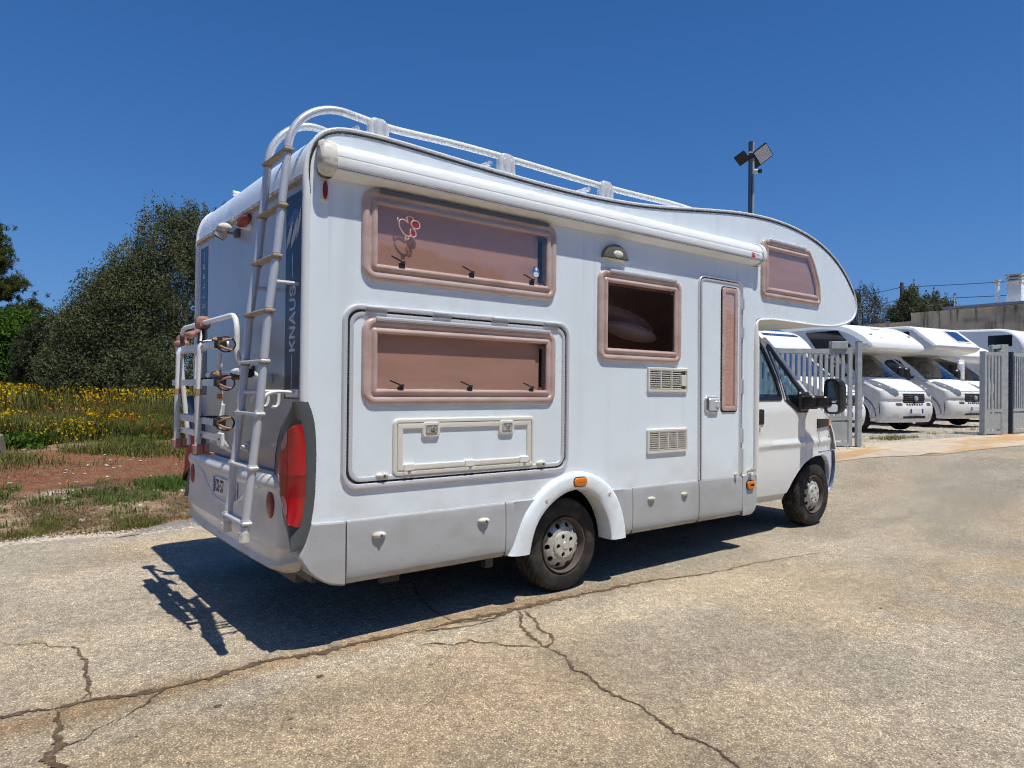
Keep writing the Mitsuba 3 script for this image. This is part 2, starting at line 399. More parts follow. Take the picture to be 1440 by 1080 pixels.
YARD = [(9.3, 3.5), (10.0, 3.15), (11.9, 3.15), (12.65, 3.09), (14.13, 2.8), (16.7, 2.47), (18, 2.3), (35.8, 2.3), (35.8, 24), (9.3, 24)]
structure('yard', poly_sheet(P_(YARD), .004, .8), 'gravel_ground', 'pale gravel yard behind the gates', 'yard')
_ap = [(x, EDGEY(x) - .03) for x in np.linspace(8.6, 40, 140)]
structure('driveway_apron', poly_sheet(P_([(8.6, 3.6), *_ap, (40, 2.34), (18, 2.34), (16.7, 2.51), (14.13, 2.84), (12.65, 3.13), (11.9, 3.19), (10, 3.19), (9.3, 3.54)]), .008, .5), 'apron_concrete', 'stained concrete apron in front of the gates', 'driveway')
structure('asphalt_patch', poly_sheet(P_([(-.33, 3.94), (-.1, 4.13), (.13, 4.37), (.35, 4.46), (.61, 4.45), (1.6, 4.42), (3, 4.3), (3, 3.98), (1.5, 4.02), (.56, 4.10), (.1, 4.02)]), .008, .2), 'patch_asphalt', 'dark smooth asphalt patch at the road edge', 'road')

def crack(path, w, seed, name='crack'):
    rng = np.random.default_rng(seed); p = resample(path, max(8, int(sum(math.dist(a, b) for a, b in zip(path, path[1:])) / .012)))
    n = len(p); s = np.linspace(0, 1, n); ww = np.interp(s, np.linspace(0, 1, len(w)), w)
    q = np.c_[p * 9, np.full(n, seed * 3.7)]; jit = (meshkit.fbm(q, 3, seed) - .5) * .07 * 1.2
    jit2 = (meshkit.fbm(q * 5, 3, seed + 9) - .5) * .03
    d = np.gradient(p, axis=0); d /= np.linalg.norm(d, axis=1, keepdims=True) + 1e-9; nn = np.stack([-d[:, 1], d[:, 0]], 1)
    c = p + nn * (jit * .5 + jit2)[:, None]
    wl = ww * (-.25 + 2.3 * meshkit.fbm(q * 3 + 7, 3, seed + 1) * rng.uniform(.5, 1.3, n)); wr = ww * (-.25 + 2.3 * meshkit.fbm(q * 3 + 31, 3, seed + 2) * rng.uniform(.5, 1.3, n))
    wl, wr = np.maximum(wl, -.2 * ww), np.maximum(wr, .0)
    fade = np.clip(np.minimum(s, 1 - s) * 18, .12, 1)
    a, b = c + nn * (wl * fade)[:, None], c - nn * (wr * fade)[:, None]
    R = np.stack([np.c_[a, g(a[:, 0], a[:, 1]) + .004], np.c_[b, g(b[:, 0], b[:, 1]) + .004]])
    return loft(R, closed=False)
MAIN = [(-3.2, .2), (-2.2, .22), (-1.29, .16), (-1.19, .15), (-1.1, .12), (-.95, .12), (-.79, .07), (-.67, .05), (-.56, .04), (-.43, .05), (-.28, .07), (-.13, .09), (.08, .03), (.33, .03), (.55, .02), (.78, -.01), (1.01, -.01), (1.4, -.05), (1.59, -.04), (1.81, -.05), (2.11, -.09), (2.47, -.11), (2.71, -.14), (3.03, -.23), (3.23, -.28), (3.9, -.33), (4.8, -.5)]
CR = [(MAIN[:16], [.006, .006, .006, .008, .014, .02, .022, .024, .026, .026]),
      (MAIN[15:], [.026, .03, .03, .02, .012, .008, .006, .004, .003]),
      ([(-1.27, 1.27), (-1.18, 1.16), (-1.11, 1.14), (-1.06, 1.09), (-1.06, 1.02), (-.98, .96), (-.94, .95), (-.93, .78), (-.91, .71), (-.91, .59), (-.94, .47), (-.93, .35), (-.95, .24), (-.95, .14)], [.003, .004, .005, .008, .01, .01, .008]),
      ([(-1.1, .11), (-1.09, .03), (-1.11, -.01), (-1.09, -.09), (-1.12, -.15), (-1.11, -.26), (-1.14, -.32), (-1.15, -.37), (-1.13, -.46), (-1.12, -.7), (-1.15, -1.0)], [.006, .014, .02, .024, .022, .02]),
      ([(-.67, .04), (-.74, -.04), (-.77, -.09), (-.81, -.1), (-.86, -.15), (-.89, -.18)], [.014, .010, .006, .003]),
      ([(-1.11, -.31), (-1.07, -.3), (-1.01, -.28), (-.97, -.22), (-.91, -.18), (-.86, -.15)], [.006, .003, .002]),
      ([(-.95, .22), (-1.0, .14), (-1.06, .10), (-1.1, .10)], [.003, .004, .003]),
      ([(1.44, -.05), (1.4, -.16), (1.31, -.26), (1.26, -.35), (1.21, -.45), (1.2, -.53), (1.16, -.64), (1.17, -.69), (1.16, -.77), (1.16, -.83), (1.13, -.91), (1.08, -1.0), (1.09, -1.07), (1.04, -1.21), (1.02, -1.32), (1.05, -1.45), (1.01, -1.59), (.97, -1.72), (.99, -1.83), (.99, -1.95), (.96, -2.03), (.94, -2.2), (.9, -2.5)], [.012, .012, .011, .012, .010, .009, .009, .008, .007, .005]),
      ([(1.46, -.1), (1.46, -.17), (1.39, -.3), (1.34, -.4), (1.32, -.51), (1.28, -.59), (1.2, -.66), (1.16, -.65)], [.010, .010, .012, .008]),
      ([(1.15, -.65), (1.1, -.62), (1.06, -.55), (1., -.51), (.97, -.44), (.91, -.38), (.89, -.31), (.82, -.32), (.76, -.32), (.71, -.25), (.6, -.2)], [.006, .007, .006, .008, .012, .006, .003]),
      ([(1.22, .92), (1.07, .59), (1.02, .41), (1., .24), (.99, .11), (.98, 0)], [.004, .006, .006, .006]),
      ([(1.0, -.03), (1.15, -.09), (1.3, -.08), (1.42, -.06)], [.005, .012, .008]),
      ([(1.2, -.12), (1.05, -.13), (.9, -.1), (.75, -.03)], [.004, .007, .012])]
for i, (pth, w) in enumerate(CR):
    part('road', 'crack', crack(pth, w, i + 1), 'crack_soil')
# oil spots and small dark stones lying on the road
rng = np.random.default_rng(11)
ms = []
for (x, y, r) in ((-.0, -.27, .016), (-.5, -.30, .014), (3.4, -1.5, .014), (-.28, -.62, .010)):
    a = np.linspace(0, 2 * np.pi, 14, endpoint=False); rr = r * rng.uniform(.6, 1.3, 14)
    ring = np.stack([x + rr * np.cos(a) * 1.4, y + rr * np.sin(a), g(x, y) + .004 + 0 * a], 1)
    ms.append(loft([ring], True, True) if False else trimesh.Trimesh(np.vstack([ring, ring.mean(0)]), [[i, (i + 1) % 14, 14] for i in range(14)], process=False))
stuff('road_stains', 'small dark oil stains on the asphalt', 'stain', cat(ms), 'crack_soil')
# pebbles along the field edge of the road
def pebbles(cx, cy, size, rng, z_off=0.0):
    base = trimesh.creation.icosphere(subdivisions=0); V, F = np.array(base.vertices), np.array(base.faces)
    n = len(cx); S = size[:, None, None] * rng.uniform(.5, 1.3, (n, 1, 3)) * np.array([1, 1, .6])
    J = rng.uniform(.75, 1.25, (n, 12, 1)); vv = V[None] * J * S
    a = rng.uniform(0, 6.28, n); c, s = np.cos(a), np.sin(a)
    x = vv[..., 0] * c[:, None] - vv[..., 1] * s[:, None]; y = vv[..., 0] * s[:, None] + vv[..., 1] * c[:, None]
    P = np.stack([x + cx[:, None], y + cy[:, None], vv[..., 2] + (g(cx, cy) + z_off)[:, None] + .2 * S[:, 0, 2:3]], -1)
    return trimesh.Trimesh(P.reshape(-1, 3), (F[None] + 12 * np.arange(n)[:, None, None]).reshape(-1, 3), process=False)
n = 9000
cx = rng.uniform(-4, 3, n); cy = EDGEY(cx) + np.abs(rng.normal(0, .11, n)) - .05
sz = rng.uniform(.004, .016, n)
def f_stone(p, n, uv):
    a = noise(p.x * 40, p.y * 40)
    return mix((.42, .35, .27), (.66, .60, .50), a)
mat('pebble_stone', mikit.proc(f_stone), .9)
stuff('edge_pebbles', 'pale pebbles spilled along the road edge', 'pebbles', pebbles(cx, cy, sz, rng), 'pebble_stone')
n = 260
cx = rng.uniform(-3, 5, n); cy = rng.uniform(4.6, 13, n)
stuff('field_stones', 'white stones scattered over the red soil', 'stones', pebbles(cx, cy, rng.uniform(.012, .04, n) * rng.uniform(.5, 1.2, n), rng), 'pebble_stone')
n = 5000
cx = rng.uniform(10, 24, n); cy = rng.uniform(2.6, 5.5, n)
stuff('yard_gravel', 'loose white gravel in front of the parked campers', 'gravel', pebbles(cx, cy, rng.uniform(.012, .03, n), rng, .004), 'pebble_stone')

# ------------------------------------------------------------------ the motorhome (rear at x = 0, right side at y = 0, left side at y = W)
W = 2.29
MH = thing('motorhome', 'white over-cab motorhome with pink framed windows, rear ladder and bike rack on the road', 'motorhome')
ROOF = [(-.004, 2.636), (.004, 2.711), (.036, 2.79), (.085, 2.851), (.136, 2.88), (.2, 2.899), (.30, 2.908), (.484, 2.905), (.74, 2.896), (1.24, 2.886), (1.752, 2.874), (2.04, 2.872), (2.34, 2.883), (2.67, 2.905), (3.03, 2.938), (3.576, 3.02), (3.88, 3.054), (4.11, 3.07), (4.34, 3.076), (4.6, 3.076), (4.84, 3.07), (5.05, 3.053), (5.27, 3.013), (5.5, 2.943), (5.745, 2.838), (5.93, 2.721), (6.06, 2.61), (6.144, 2.492), (6.184, 2.385), (6.165, 2.32), (6.10, 2.26), (5.97, 2.209), (5.783, 2.165), (5.51, 2.138), (5.28, 2.135), (4.95, 2.138), (4.645, 2.136), (4.41, 2.134)]
_top = bend([(0, 2.5), (0, 2.56)] + ROOF, 150, s=.0006)
OUT = np.array([(0, .70)] + _top.tolist())                    # rear foot, over the roof, to the cab opening
OPEN = fillet([(4.41, 0, 2.134), (4.25, 0, 2.134), (4.25, 0, .70)], .15, 10)[:, [0, 2]]
ARCH_IN = [(1.566, .344), (1.578, .40), (1.62, .52), (1.70, .62), (1.82, .70), (1.96, .74), (2.09, .725), (2.2, .66), (2.29, .54), (2.332, .43), (2.344, .342)]
ARCH_OUT = [(1.40, .348), (1.463, .48), (1.54, .626), (1.634, .721), (1.785, .82), (1.929, .861), (2.079, .862), (2.235, .81), (2.382, .702), (2.484, .519), (2.522, .341)]
_full = P_(np.vstack([OUT, OPEN])).buffer(0)
_arch = P_(bend(ARCH_IN, 40)).buffer(.02).union(sg.box(1.57, .3, 2.34, .4))
_pan = _full.difference(_arch)
_win3 = P_(rrect(2.30, 3.115, 1.745, 2.295, .04))
_h1, _h2 = P_(inset(rrect(.324, 1.796, 2.073, 2.601, .085, 9), .08)), P_(inset(rrect(.332, 1.796, 1.356, 1.858, .08, 9), .078))
part(MH, 'side_wall', ex(_pan.difference(_win3).difference(_h1).difference(_h2), 0, .03), 'gelcoat', label='white right side wall with streaky shine')
part(MH, 'side_wall', ex(_pan, W - .03, W), 'gelcoat')
_sk = OUT
def skin(path, y0, y1): return loft([np.c_[path[:, 0], np.full(len(path), y0), path[:, 1]], np.c_[path[:, 0], np.full(len(path), y1), path[:, 1]]], closed=False)
_i = int(np.argmin(np.abs(OUT[:, 1] - 2.60) + (OUT[:, 0] > .1) * 9))
part(MH, 'rear_wall', skin(np.array([(0.0, .70), (0.0, 2.60)]), .001, W - .001), 'rear_silver', label='shaded grey white rear wall with dirt streaks')
_j = int(np.argmax(OUT[:, 0]))
_rf = OUT[_i:_j + 6]; _a, _b = int(np.argmax((_rf[:, 0] > 2.35) & (_rf[:, 1] > 2.5))), int(np.argmax((_rf[:, 0] > 3.25) & (_rf[:, 1] > 2.5)))
part(MH, 'roof', [skin(_rf, .001, .62), skin(_rf[:_a + 1], .62, 1.5), skin(_rf[_b:], .62, 1.5), skin(_rf, 1.5, W - .001)], 'gelcoat', 30)
part(MH, 'rooflight', skin(_rf[_a:_b + 1] + [0, .03], .60, 1.52), 'pink_glass')
part(MH, 'alcove_floor', skin(OUT[_j + 5:], .001, W - .001), 'old_white', 30)
_skin_dark = [ (4.26, .36), (4.26, .7)]
# dark floor and underbody
part(MH, 'floor', [box(.08, 1.5, .06, W - .06, .37, .42), box(1.5, 2.42, .40, W - .40, .37, .42), box(2.42, 4.2, .06, W - .06, .37, .42), box(4.2, 5.15, .25, W - .25, .40, .46), box(5.15, 5.9, .5, W - .5, .40, .46), box(.3, 5.7, .7, .82, .27, .40), box(.3, 5.7, W - .82, W - .7, .27, .40), box(.10, .16, .35, W - .35, .30, .42),
                  cyl([1.965, .2, .33], [1.965, W - .2, .33], .05), cyl([5.66, .3, .36], [5.66, W - .3, .36], .05), box(2.8, 3.6, .55, 1.1, .24, .38, .03), box(.5, .62, .05, .09, .30, .38), box(1.25, 1.31, .04, .09, .28, .37)], 'black_plastic')
each(MH, 'wheel_well', [box(1.5, 2.42, .36, .40, .2, .95), box(1.5, 2.42, .06, .40, .93, .95), box(1.48, 1.5, .04, .4, .35, .95), box(2.42, 2.44, .04, .4, .35, .95),
                       box(1.5, 2.42, W - .40, W - .36, .2, .95)], 'dark_void')
# edge trim
_tr = np.c_[OUT[:, 0], np.zeros(len(OUT)), OUT[:, 1]]
_trim = resample(_tr[_tr[:, 2] > 1.2] if False else np.vstack([[0, 0, 1.372], _tr[1:]]), 220)
_rad = np.interp(_trim[:, 2] - .6 * np.clip(_trim[:, 0] - .1, 0, 1), [2.45, 2.75], [.023, .0115]) if True else 0
_rad = np.where(_trim[:, 0] > .2, .0115, _rad)
part(MH, 'edge_trim', tube(_trim, _rad, 12), 'trim_white', True, label='pale metal trim along the wall edge')
part(MH, 'edge_trim', tube(_trim + [0, W, 0], _rad, 8), 'trim_white', True)
_ins = np.c_[inset(OUT[:, :], 0)[:, 0], OUT[:, 1]]
def shrink(path, d):
    t = np.gradient(path, axis=0); t /= np.linalg.norm(t, axis=1, keepdims=True) + 1e-9
    return path + d * np.stack([t[:, 1], -t[:, 0]], 1)
_rp = shrink(resample(OUT[OUT[:, 1] > 1.9][:int(len(OUT))], 240), .0185)
_rp = _rp[(_rp[:, 1] > 2.45) & ~((_rp[:, 1] < 2.50) & (_rp[:, 0] > 5))]
part(MH, 'trim_seal', tube(np.c_[_rp[:, 0], np.full(len(_rp), -.003), _rp[:, 1]], .0052, 6), 'black_rubber', True)
# rear roof cap lip
part(MH, 'rear_seam', [box(-.024, .01, .02, W - .02, 2.592, 2.612, .004)], 'aged_plastic')
part(MH, 'rear_seam', [box(-.012, .01, .02, W - .02, 2.576, 2.5915)], 'worn_rubber')
# white pipe trim round the cab opening
_pt = fillet([(4.262, -.004, .69), (4.262, -.004, 2.115), (4.42, -.004, 2.128)], .13, 10)
part(MH, 'cab_trim', tube(resample(np.vstack([_pt, bend(np.c_[OUT[-14:, 0], np.full(14, -.004), OUT[-14:, 1]][::-1], 20)[2:]]), 70), np.r_[np.full(36, .030), np.linspace(.03, .012, 8), np.full(26, .011)], 12), 'white_plastic', True)
part(MH, 'cab_trim', tube(fillet([(4.262, W, .69), (4.262, W, 2.115), (4.42, W, 2.128)], .13, 8), .03, 8), 'white_plastic', True)

# ---- windows
def make_window(ring, glass_inset, rail, catches, blind='brown_blind', rail_mat='aluminium', label=None, yb=-.003):
    w = sub(MH, 'window', label)
    prof = [(0, 0), (0, .010), (.006, .020), (.016, .026), (.030, .027), (.042, .022), (.046, .016), (.056, .016), (.062, .024), (.070, .029), (.078, .030), (.086, .027), (glass_inset, .020), (glass_inset + .002, .012)]
    part(w, 'frame', frame(ring, prof), 'pink_acrylic', 35)
    part(w, 'pane', plate(inset(ring, glass_inset + .001), -.0215), 'brown_glass' if blind else 'dark_glass')
    if blind:
        part(w, 'blind', plate(inset(ring, glass_inset - .013), yb), blind)
    if rail:
        x0, x1, z0, z1 = rail
        part(w, 'hinge_rail', [box(x0, x1, -.036, -.018, z0, z1, .004), box(x0, x1, -.0385, -.030, z0 + .008, z1 - .008)], rail_mat)
    for cx, cz in catches:
        part(w, 'catch', [rotbox((.075, .006, .009), (0, .35, 0), (cx - .03, -.031, cz + .026), .002), rotbox((.03, .008, .014), (0, -.15, 0), (cx + .014, -.0305, cz + .010), .002), box(cx - .012, cx + .03, -.0285, -.021, cz - .03, cz + .004, .003)], 'black_plastic')
    return w
w1 = make_window(rrect(.324, 1.796, 2.073, 2.601, .085, 9), .094, (.425, 1.708, 2.572, 2.600), [(.565, 2.183), (1.061, 2.181), (1.556, 2.186)], rail_mat='rail_dark', yb=.018, label='upper rear side window with a sticker and brown blind')
w2 = make_window(rrect(.332, 1.796, 1.356, 1.858, .08, 9), .092, (.41, 1.73, 1.838, 1.862), [(.565, 1.458), (1.056, 1.459), (1.56, 1.457)], yb=.018, label='lower side window in the garage door with brown blind')
w3 = make_window(rrect(2.213, 3.168, 1.675, 2.352,   .08, 9), .094, (2.32, 3.085, 2.332, 2.358), [], blind=None, label='dark side window without a blind')
_aw = smooth_ring([(4.330, 2.335), (5.405, 2.335), (5.378, 2.56), (5.275, 2.755), (5.17, 2.882), (4.335, 2.882)], .06)
w4 = make_window(_aw, .1, (4.44, 5.07, 2.862, 2.888), [], label='slanted bunk window in the over-cab nose')
for w, (a, b, z0, z1) in ((w1, (1.665, 1.70, 2.19, 2.49)), (w2, (1.67, 1.70, 1.46, 1.75)), (w3, (3.06, 3.085, 1.80, 2.25))):
    part(w, 'stay', [box(a, b - .012, -.019, -.009, z0, z1, .003), box(a - .03, b, -.019, -.008, z1 - .02, z1 + .008, .003)], 'dark_grey')
for w, x0, x1, z0, z1 in ((w1, 1.62, 1.69, 2.19, 2.5), (w2, 1.64, 1.70, 1.47, 1.75)):
    part(w, 'gap_shade', box(x0 + .03, x1 + .012, .0145, .0165, z0, z1), 'black_plastic')
# stickers on the upper window: an animal outline with a red snout, and a round blue badge
def stroke(pts, r=.0035, y=-.0235, n=24, per=False):
    q = bend(pts, n, per=per) if len(pts) > 2 else np.array(pts); return tube(np.c_[q[:, 0], np.full(len(q), y), q[:, 1]], r, 5)
st = sub(w1, 'animal_sticker', 'small pink outline sticker of an animal with a red snout')
put(st, [stroke([(.553, 2.433), (.556, 2.40), (.58, 2.368), (.61, 2.352), (.635, 2.36)]), stroke([(.553, 2.433), (.575, 2.447), (.60, 2.44), (.615, 2.43)]), stroke([(.548, 2.436), (.541, 2.446), (.549, 2.452)]),
         stroke([(.613, 2.445), (.603, 2.46), (.617, 2.472), (.64, 2.468), (.648, 2.455), (.64, 2.445)]), stroke([(.60, 2.352), (.598, 2.338), (.612, 2.334), (.618, 2.346)]),
         stroke([(.632, 2.43), (.66, 2.452), (.688, 2.44), (.69, 2.415), (.668, 2.405), (.645, 2.412), (.632, 2.43)]), stroke([(.633, 2.40), (.628, 2.375), (.645, 2.352), (.664, 2.36), (.662, 2.388), (.645, 2.402)])], mat('sticker_line', (.78, .52, .44), .5) or 'sticker_line')
def disc(x, z, rx, rz, y, n=24):
    a = np.linspace(0, 2 * np.pi, n, endpoint=False); return plate(np.stack([x + rx * np.cos(a), z + rz * np.sin(a)], 1), y)
part(w1, 'sticker_red', [disc(.664, 2.43, .022, .02, -.0228), disc(.625, 2.432, .014, .008, -.0228), disc(.640, 2.374, .006, .012, -.0228), disc(.653, 2.374, .006, .012, -.0228)], mat('sticker_red_print', (.32, .03, .045), .5) or 'sticker_red_print')
part(w1, 'round_badge', disc(1.60, 2.252, .034, .040, -.0225), 'blue_print', label='round blue and white badge sticker')
part(w1, 'round_badge', [disc(1.604, 2.236, .024, .018, -.0232), disc(1.606, 2.272, .011, .013, -.0232)], 'plate_white')
# inside of the dark window: lounge with two pale cushions
part(w3, 'interior', [box(2.1, 3.4, 1.30, 1.32, 1.2, 2.85), box(2.1, 2.12, .04, 1.3, 1.2, 2.6), box(3.4, 3.42, .04, 1.3, 1.2, 2.6), box(2.1, 3.4, .04, 1.3, 1.2, 1.22), box(2.1, 3.4, .04, .5, 2.58, 2.6)], 'interior_beige')
part(w3, 'inner_pane', plate(inset(rrect(2.213, 3.168, 1.675, 2.352, .08, 9), .09), .012), 'dark_glass')
part(w3, 'seat_back', [box(2.35, 2.75, .5, 1.1, 1.3, 1.92, .06)], 'interior_brown')
part(w3, 'cushion', [(lambda m, a, c: (m.apply_transform(trimesh.transformations.rotation_matrix(a, [0, 1, 0], c)), m)[1])(ellipsoid(c, r_, 3), a_, c) for c, r_, a_ in (((2.88, .28, 1.94), (.30, .12, .065), .16), ((2.98, .46, 2.06), (.38, .12, .085), .22))], 'cushion', True)
part(w3, 'curtain_rod', cyl([2.2, .06, 2.262], [3.2, .06, 2.262], .008), 'pink_acrylic')

# ---- garage door and service hatch
gd = sub(MH, 'garage_door', 'large hinged side door framed by grey aluminium rails')
part(gd, 'seal', frame(rrect(.216, 1.93, .876, 1.927, .10, 9), [(0, 0), (0, .010), (.006, .018), (.016, .020), (.026, .017), (.030, .006)]), 'aluminium', 35)
part(gd, 'rubber', frame(rrect(.246, 1.90, .906, 1.897, .085, 9), [(0, 0), (.001, .0065), (.010, .0065), (.011, 0)]), 'black_rubber', 35)
part(gd, 'panel_rim', frame(rrect(.257, 1.889, .917, 1.886, .08, 9), [(0, 0), (.001, .012), (.012, .014), (.024, .011), (.028, .0045)]), 'aluminium', 35)
_gv, _gf = trimesh.creation.triangulate_polygon(P_(rrect(.284, 1.862, .944, 1.859, .06, 9)).difference(_h2), engine='earcut')
part(gd, 'panel', trimesh.Trimesh(np.c_[_gv[:, 0], np.full(len(_gv), -.0045), _gv[:, 1]], _gf, process=False), 'gelcoat')
for a, b in ((.351, .485), (.798, .929), (1.241, 1.375), (1.682, 1.818)):
    part(gd, 'hinge', [cyl([a, -.024, 1.911], [a + .045, -.024, 1.911], .0095, 8), cyl([a + .047, -.024, 1.911], [b - .047, -.024, 1.911], .009, 8), cyl([b - .045, -.024, 1.911], [b, -.024, 1.911], .0095, 8), box(a, b, -.022, -.004, 1.880, 1.908, .002)], 'bright_metal', 35)
def knob(parent, x, z, y=-.004, m='aged_plastic', s=1.0, lock=True):
    k = sub(parent, 'lock')
    ms = [ellipsoid((x, y - .006, z), (.042 * s, .021 * s, .017 * s), 3)]
    put(k, ms, m, True)
    if lock: part(parent, 'lock_barrel', [cyl([x + .006, y - .020 * s, z - .002], [x + .006, y - .0305 * s, z - .003], .0085 * s, 10), box(x + .0045, x + .0075, y - .0325 * s, y - .0308 * s, z - .009, z + .004)], 'dark_grey')
for x, z in ((.468, .945), (1.673, .947)): knob(gd, x, z)
sh = sub(MH, 'service_hatch', 'cream framed flap below the lower window')
part(sh, 'frame', frame(rrect(.535, 1.606, .935, 1.272, .035), [(0, .004), (0, .014), (.006, .020), (.022, .021), (.026, .010), (.029, .010), (.0295, .0185), (.034, .021), (.058, .021), (.062, .019), (.063, .006)]), 'cream_plastic', 35)
part(sh, 'panel', plate(rrect(.596, 1.545, .997, 1.211, .01), -.0085), 'gelcoat')
for x in (.79, 1.367):
    part(sh, 'latch_plate', frame(rrect(x - .062, x + .062, 1.158, 1.25, .022), [(0, .008), (0, .022), (.005, .026), (.06, .026)]), 'cream_plastic', 35)
    part(sh, 'latch', [frame(rrect(x - .042, x + .042, 1.182, 1.236, .012), [(0, .020), (.001, .032), (.006, .033), (.008, .029), (.025, .028)]), cyl([x + .008, -.026, 1.209], [x + .008, -.036, 1.209], .014, 14)], 'wheel_steel', 35)
    part(sh, 'latch_slot', [cyl([x + .008, -.0362, 1.209], [x + .008, -.0375, 1.209], .007, 10)], 'dark_grey')
for x in (.638, 1.075, 1.515):
    part(sh, 'hinge', [box(x - .036, x + .036, -.030, -.010, .962, 1.006, .005), box(x - .036, x - .008, -.028, -.010, .940, .961, .004), box(x + .010, x + .036, -.028, -.010, .940, .961, .004)], 'white_plastic')

# ---- awning
aw = sub(MH, 'awning', 'long white rolled awning case along the roof edge')
def exprof(prof, x0, x1, n=2): # closed (y, z) profile along x
    r = np.array(prof); return loft([np.c_[np.full(len(r), x), r] for x in np.linspace(x0, x1, n)], True, True, True)
part(aw, 'case', exprof([(-.002, 2.795), (-.02, 2.796), (-.045, 2.788), (-.068, 2.772), (-.086, 2.748), (-.094, 2.725), (-.095, 2.712), (-.088, 2.708), (-.002, 2.708)], .135, 4.215), 'old_white', 35)
part(aw, 'front_rail', exprof([(-.002, 2.707), (-.094, 2.707), (-.099, 2.700), (-.101, 2.68), (-.099, 2.655), (-.094, 2.645), (-.002, 2.645)], .112, 4.205), 'old_white', 35)
part(aw, 'bottom_rail', exprof([(-.002, 2.6415), (-.093, 2.6415), (-.090, 2.635), (-.06, 2.622), (-.02, 2.611), (-.002, 2.610)], .10, 4.20), 'old_white', 35)
part(aw, 'groove', [exprof([(-.01, 2.6416), (-.092, 2.6416), (-.092, 2.6449), (-.01, 2.6449)], .105, 4.21)], 'black_rubber')
def endcap(x0, x1, key, label, m):
    prof = np.array([(-.001, 2.80), (-.03, 2.805), (-.06, 2.795), (-.088, 2.765), (-.102, 2.725), (-.106, 2.69), (-.104, 2.655), (-.092, 2.628), (-.055, 2.610), (-.001, 2.604)])
    c = prof.mean(0); rings = []
    for t, s in ((0, .55), (.12, .86), (.35, 1.0), (.75, 1.03), (1, .99)): rings.append(np.c_[np.full(len(prof), x0 + (x1 - x0) * t), c + (prof - c) * s])
    part(aw, key, loft(rings, True, True, True), m, 50, label)
endcap(.045, .134, 'end_cap', 'weathered beige rear end cap', 'aged_plastic')
endcap(4.295, 4.216, 'end_cap', None, 'white_plastic')
part(aw, 'badge', [box(4.035, 4.085, -.1025, -.1005, 2.655, 2.695)], 'red_print')
_t = cat([box(4.041 + .013 * i, 4.045 + .013 * i, -.1035, -.1022, 2.668 + .004 * (i % 2), 2.690) for i in range(3)]); part(aw, 'badge_mark', _t, 'plate_white')
tx = meshkit.text_mesh('F45 i', .016, .001); v = tx.vertices.copy()
part(aw, 'badge_lettering', trimesh.Trimesh(np.c_[4.105 + v[:, 0], -.1008 - v[:, 2], 2.676 + v[:, 1]], tx.faces, process=False), 'dark_grey')
# small lamps on the side wall
_sl = rrect(.080, .125, 2.47, 2.598, .022, 8)
part(MH, 'marker_lamp', frame(_sl, [(0, 0), (0, .008), (.005, .012), (.0225, .012)]), 'cream_plastic', 35)
part(MH, 'marker_lens', ellipsoid((.1025, -.012, 2.536), (.015, .014, .052), 3), 'dark_red_lens', True, label='red side marker lamp near the rear corner')
part(MH, 'porch_lamp', [loft([np.c_[2.376 + .128 * s * np.cos(_a), np.full(15, -h), 2.440 + .108 * s * np.sin(_a)] for _a in [np.linspace(0, np.pi, 15)] for s, h in ((1, 0), (1, .03), (.93, .045), (.6, .055), (.05, .058))], False)], mat('lamp_grey', (.12, .12, .10), .4) or 'lamp_grey', 40, label='half round porch lamp above the window')
part(MH, 'porch_lamp_diffuser', [ellipsoid((2.376, -.05, 2.470), (.055, .016, .028), 3), box(2.252, 2.500, -.03, 0, 2.434, 2.442)], 'cream_plastic', True)

# ---- vents
for vi, (z0, z1) in enumerate(((1.444, 1.640), (.955, 1.150))):
    vt = sub(MH, 'vent', 'upper fridge vent with cream slats' if vi == 0 else 'lower fridge vent with cream slats')
    part(vt, 'frame', frame(rrect(2.766, 3.262, z0, z1, .016), [(0, 0), (0, .012), (.004, .018), (.020, .018), (.023, .002)]), 'cream_plastic', 35)
    part(vt, 'back', plate(rrect(2.78, 3.25, z0 + .012, z1 - .012, .005), -.0015), 'dark_grey')
    n = 9; xr = 3.172 if vi == 0 else 3.238
    for i in range(n):
        z = z0 + .030 + (z1 - z0 - .056) * i / (n - 1)
        part(vt, 'slat', rotbox((xr - 2.790, .014, .006), (.35, 0, 0), ((xr + 2.790) / 2, -.010, z)), 'cream_plastic')
    for x in ((2.918, 3.05) if vi == 0 else (2.90, 3.01, 3.125)):
        part(vt, 'bar', box(x - .004, x + .004, -.0205, -.004, z0 + .022, z1 - .022), 'cream_plastic')
    if vi == 0:
        part(vt, 'side_panel', [box(3.178, 3.240, -.017, -.002, z0 + .05, z1 - .055, .003)], 'cream_plastic')

# ---- entry door
ed = sub(MH, 'entry_door', 'narrow white side entry door with a tall pink window')
_do = np.array([(4.046, .705)] + fillet([(4.046, 0, .705), (4.046, 0, 2.447), (3.40, 0, 2.447), (3.418, 0, .705)], .10, 9)[1:-1][:, [0, 2]].tolist() + [(3.418, .705)])
def strip(path, prof): # open path in (x, z) with (inset, height)
    rs = []
    for d, h in prof:
        q = shrink(path, -d) if True else path
        rs.append(np.c_[q[:, 0], np.full(len(q), -h), q[:, 1]])
    return loft(rs, closed=False)
_do = resample(_do, 120)
part(ed, 'seal', strip(_do, [(0, 0), (0, .008), (.006, .014), (.016, .014), (.020, .006)]), 'aluminium', 35)
part(ed, 'rubber', strip(_do, [(.0205, .0), (.021, .008), (.029, .008), (.0295, 0)]), 'black_rubber', 35)
part(ed, 'panel_rim', strip(_do, [(.0305, .0), (.031, .013), (.040, .015), (.050, .012), (.054, .007)]), 'aluminium', 35)
_dp = shrink(_do, -.053); part(ed, 'panel', plate(_dp, -.007), 'gelcoat')
_dw = rrect(3.722, 3.958, 1.278, 2.370, .035)
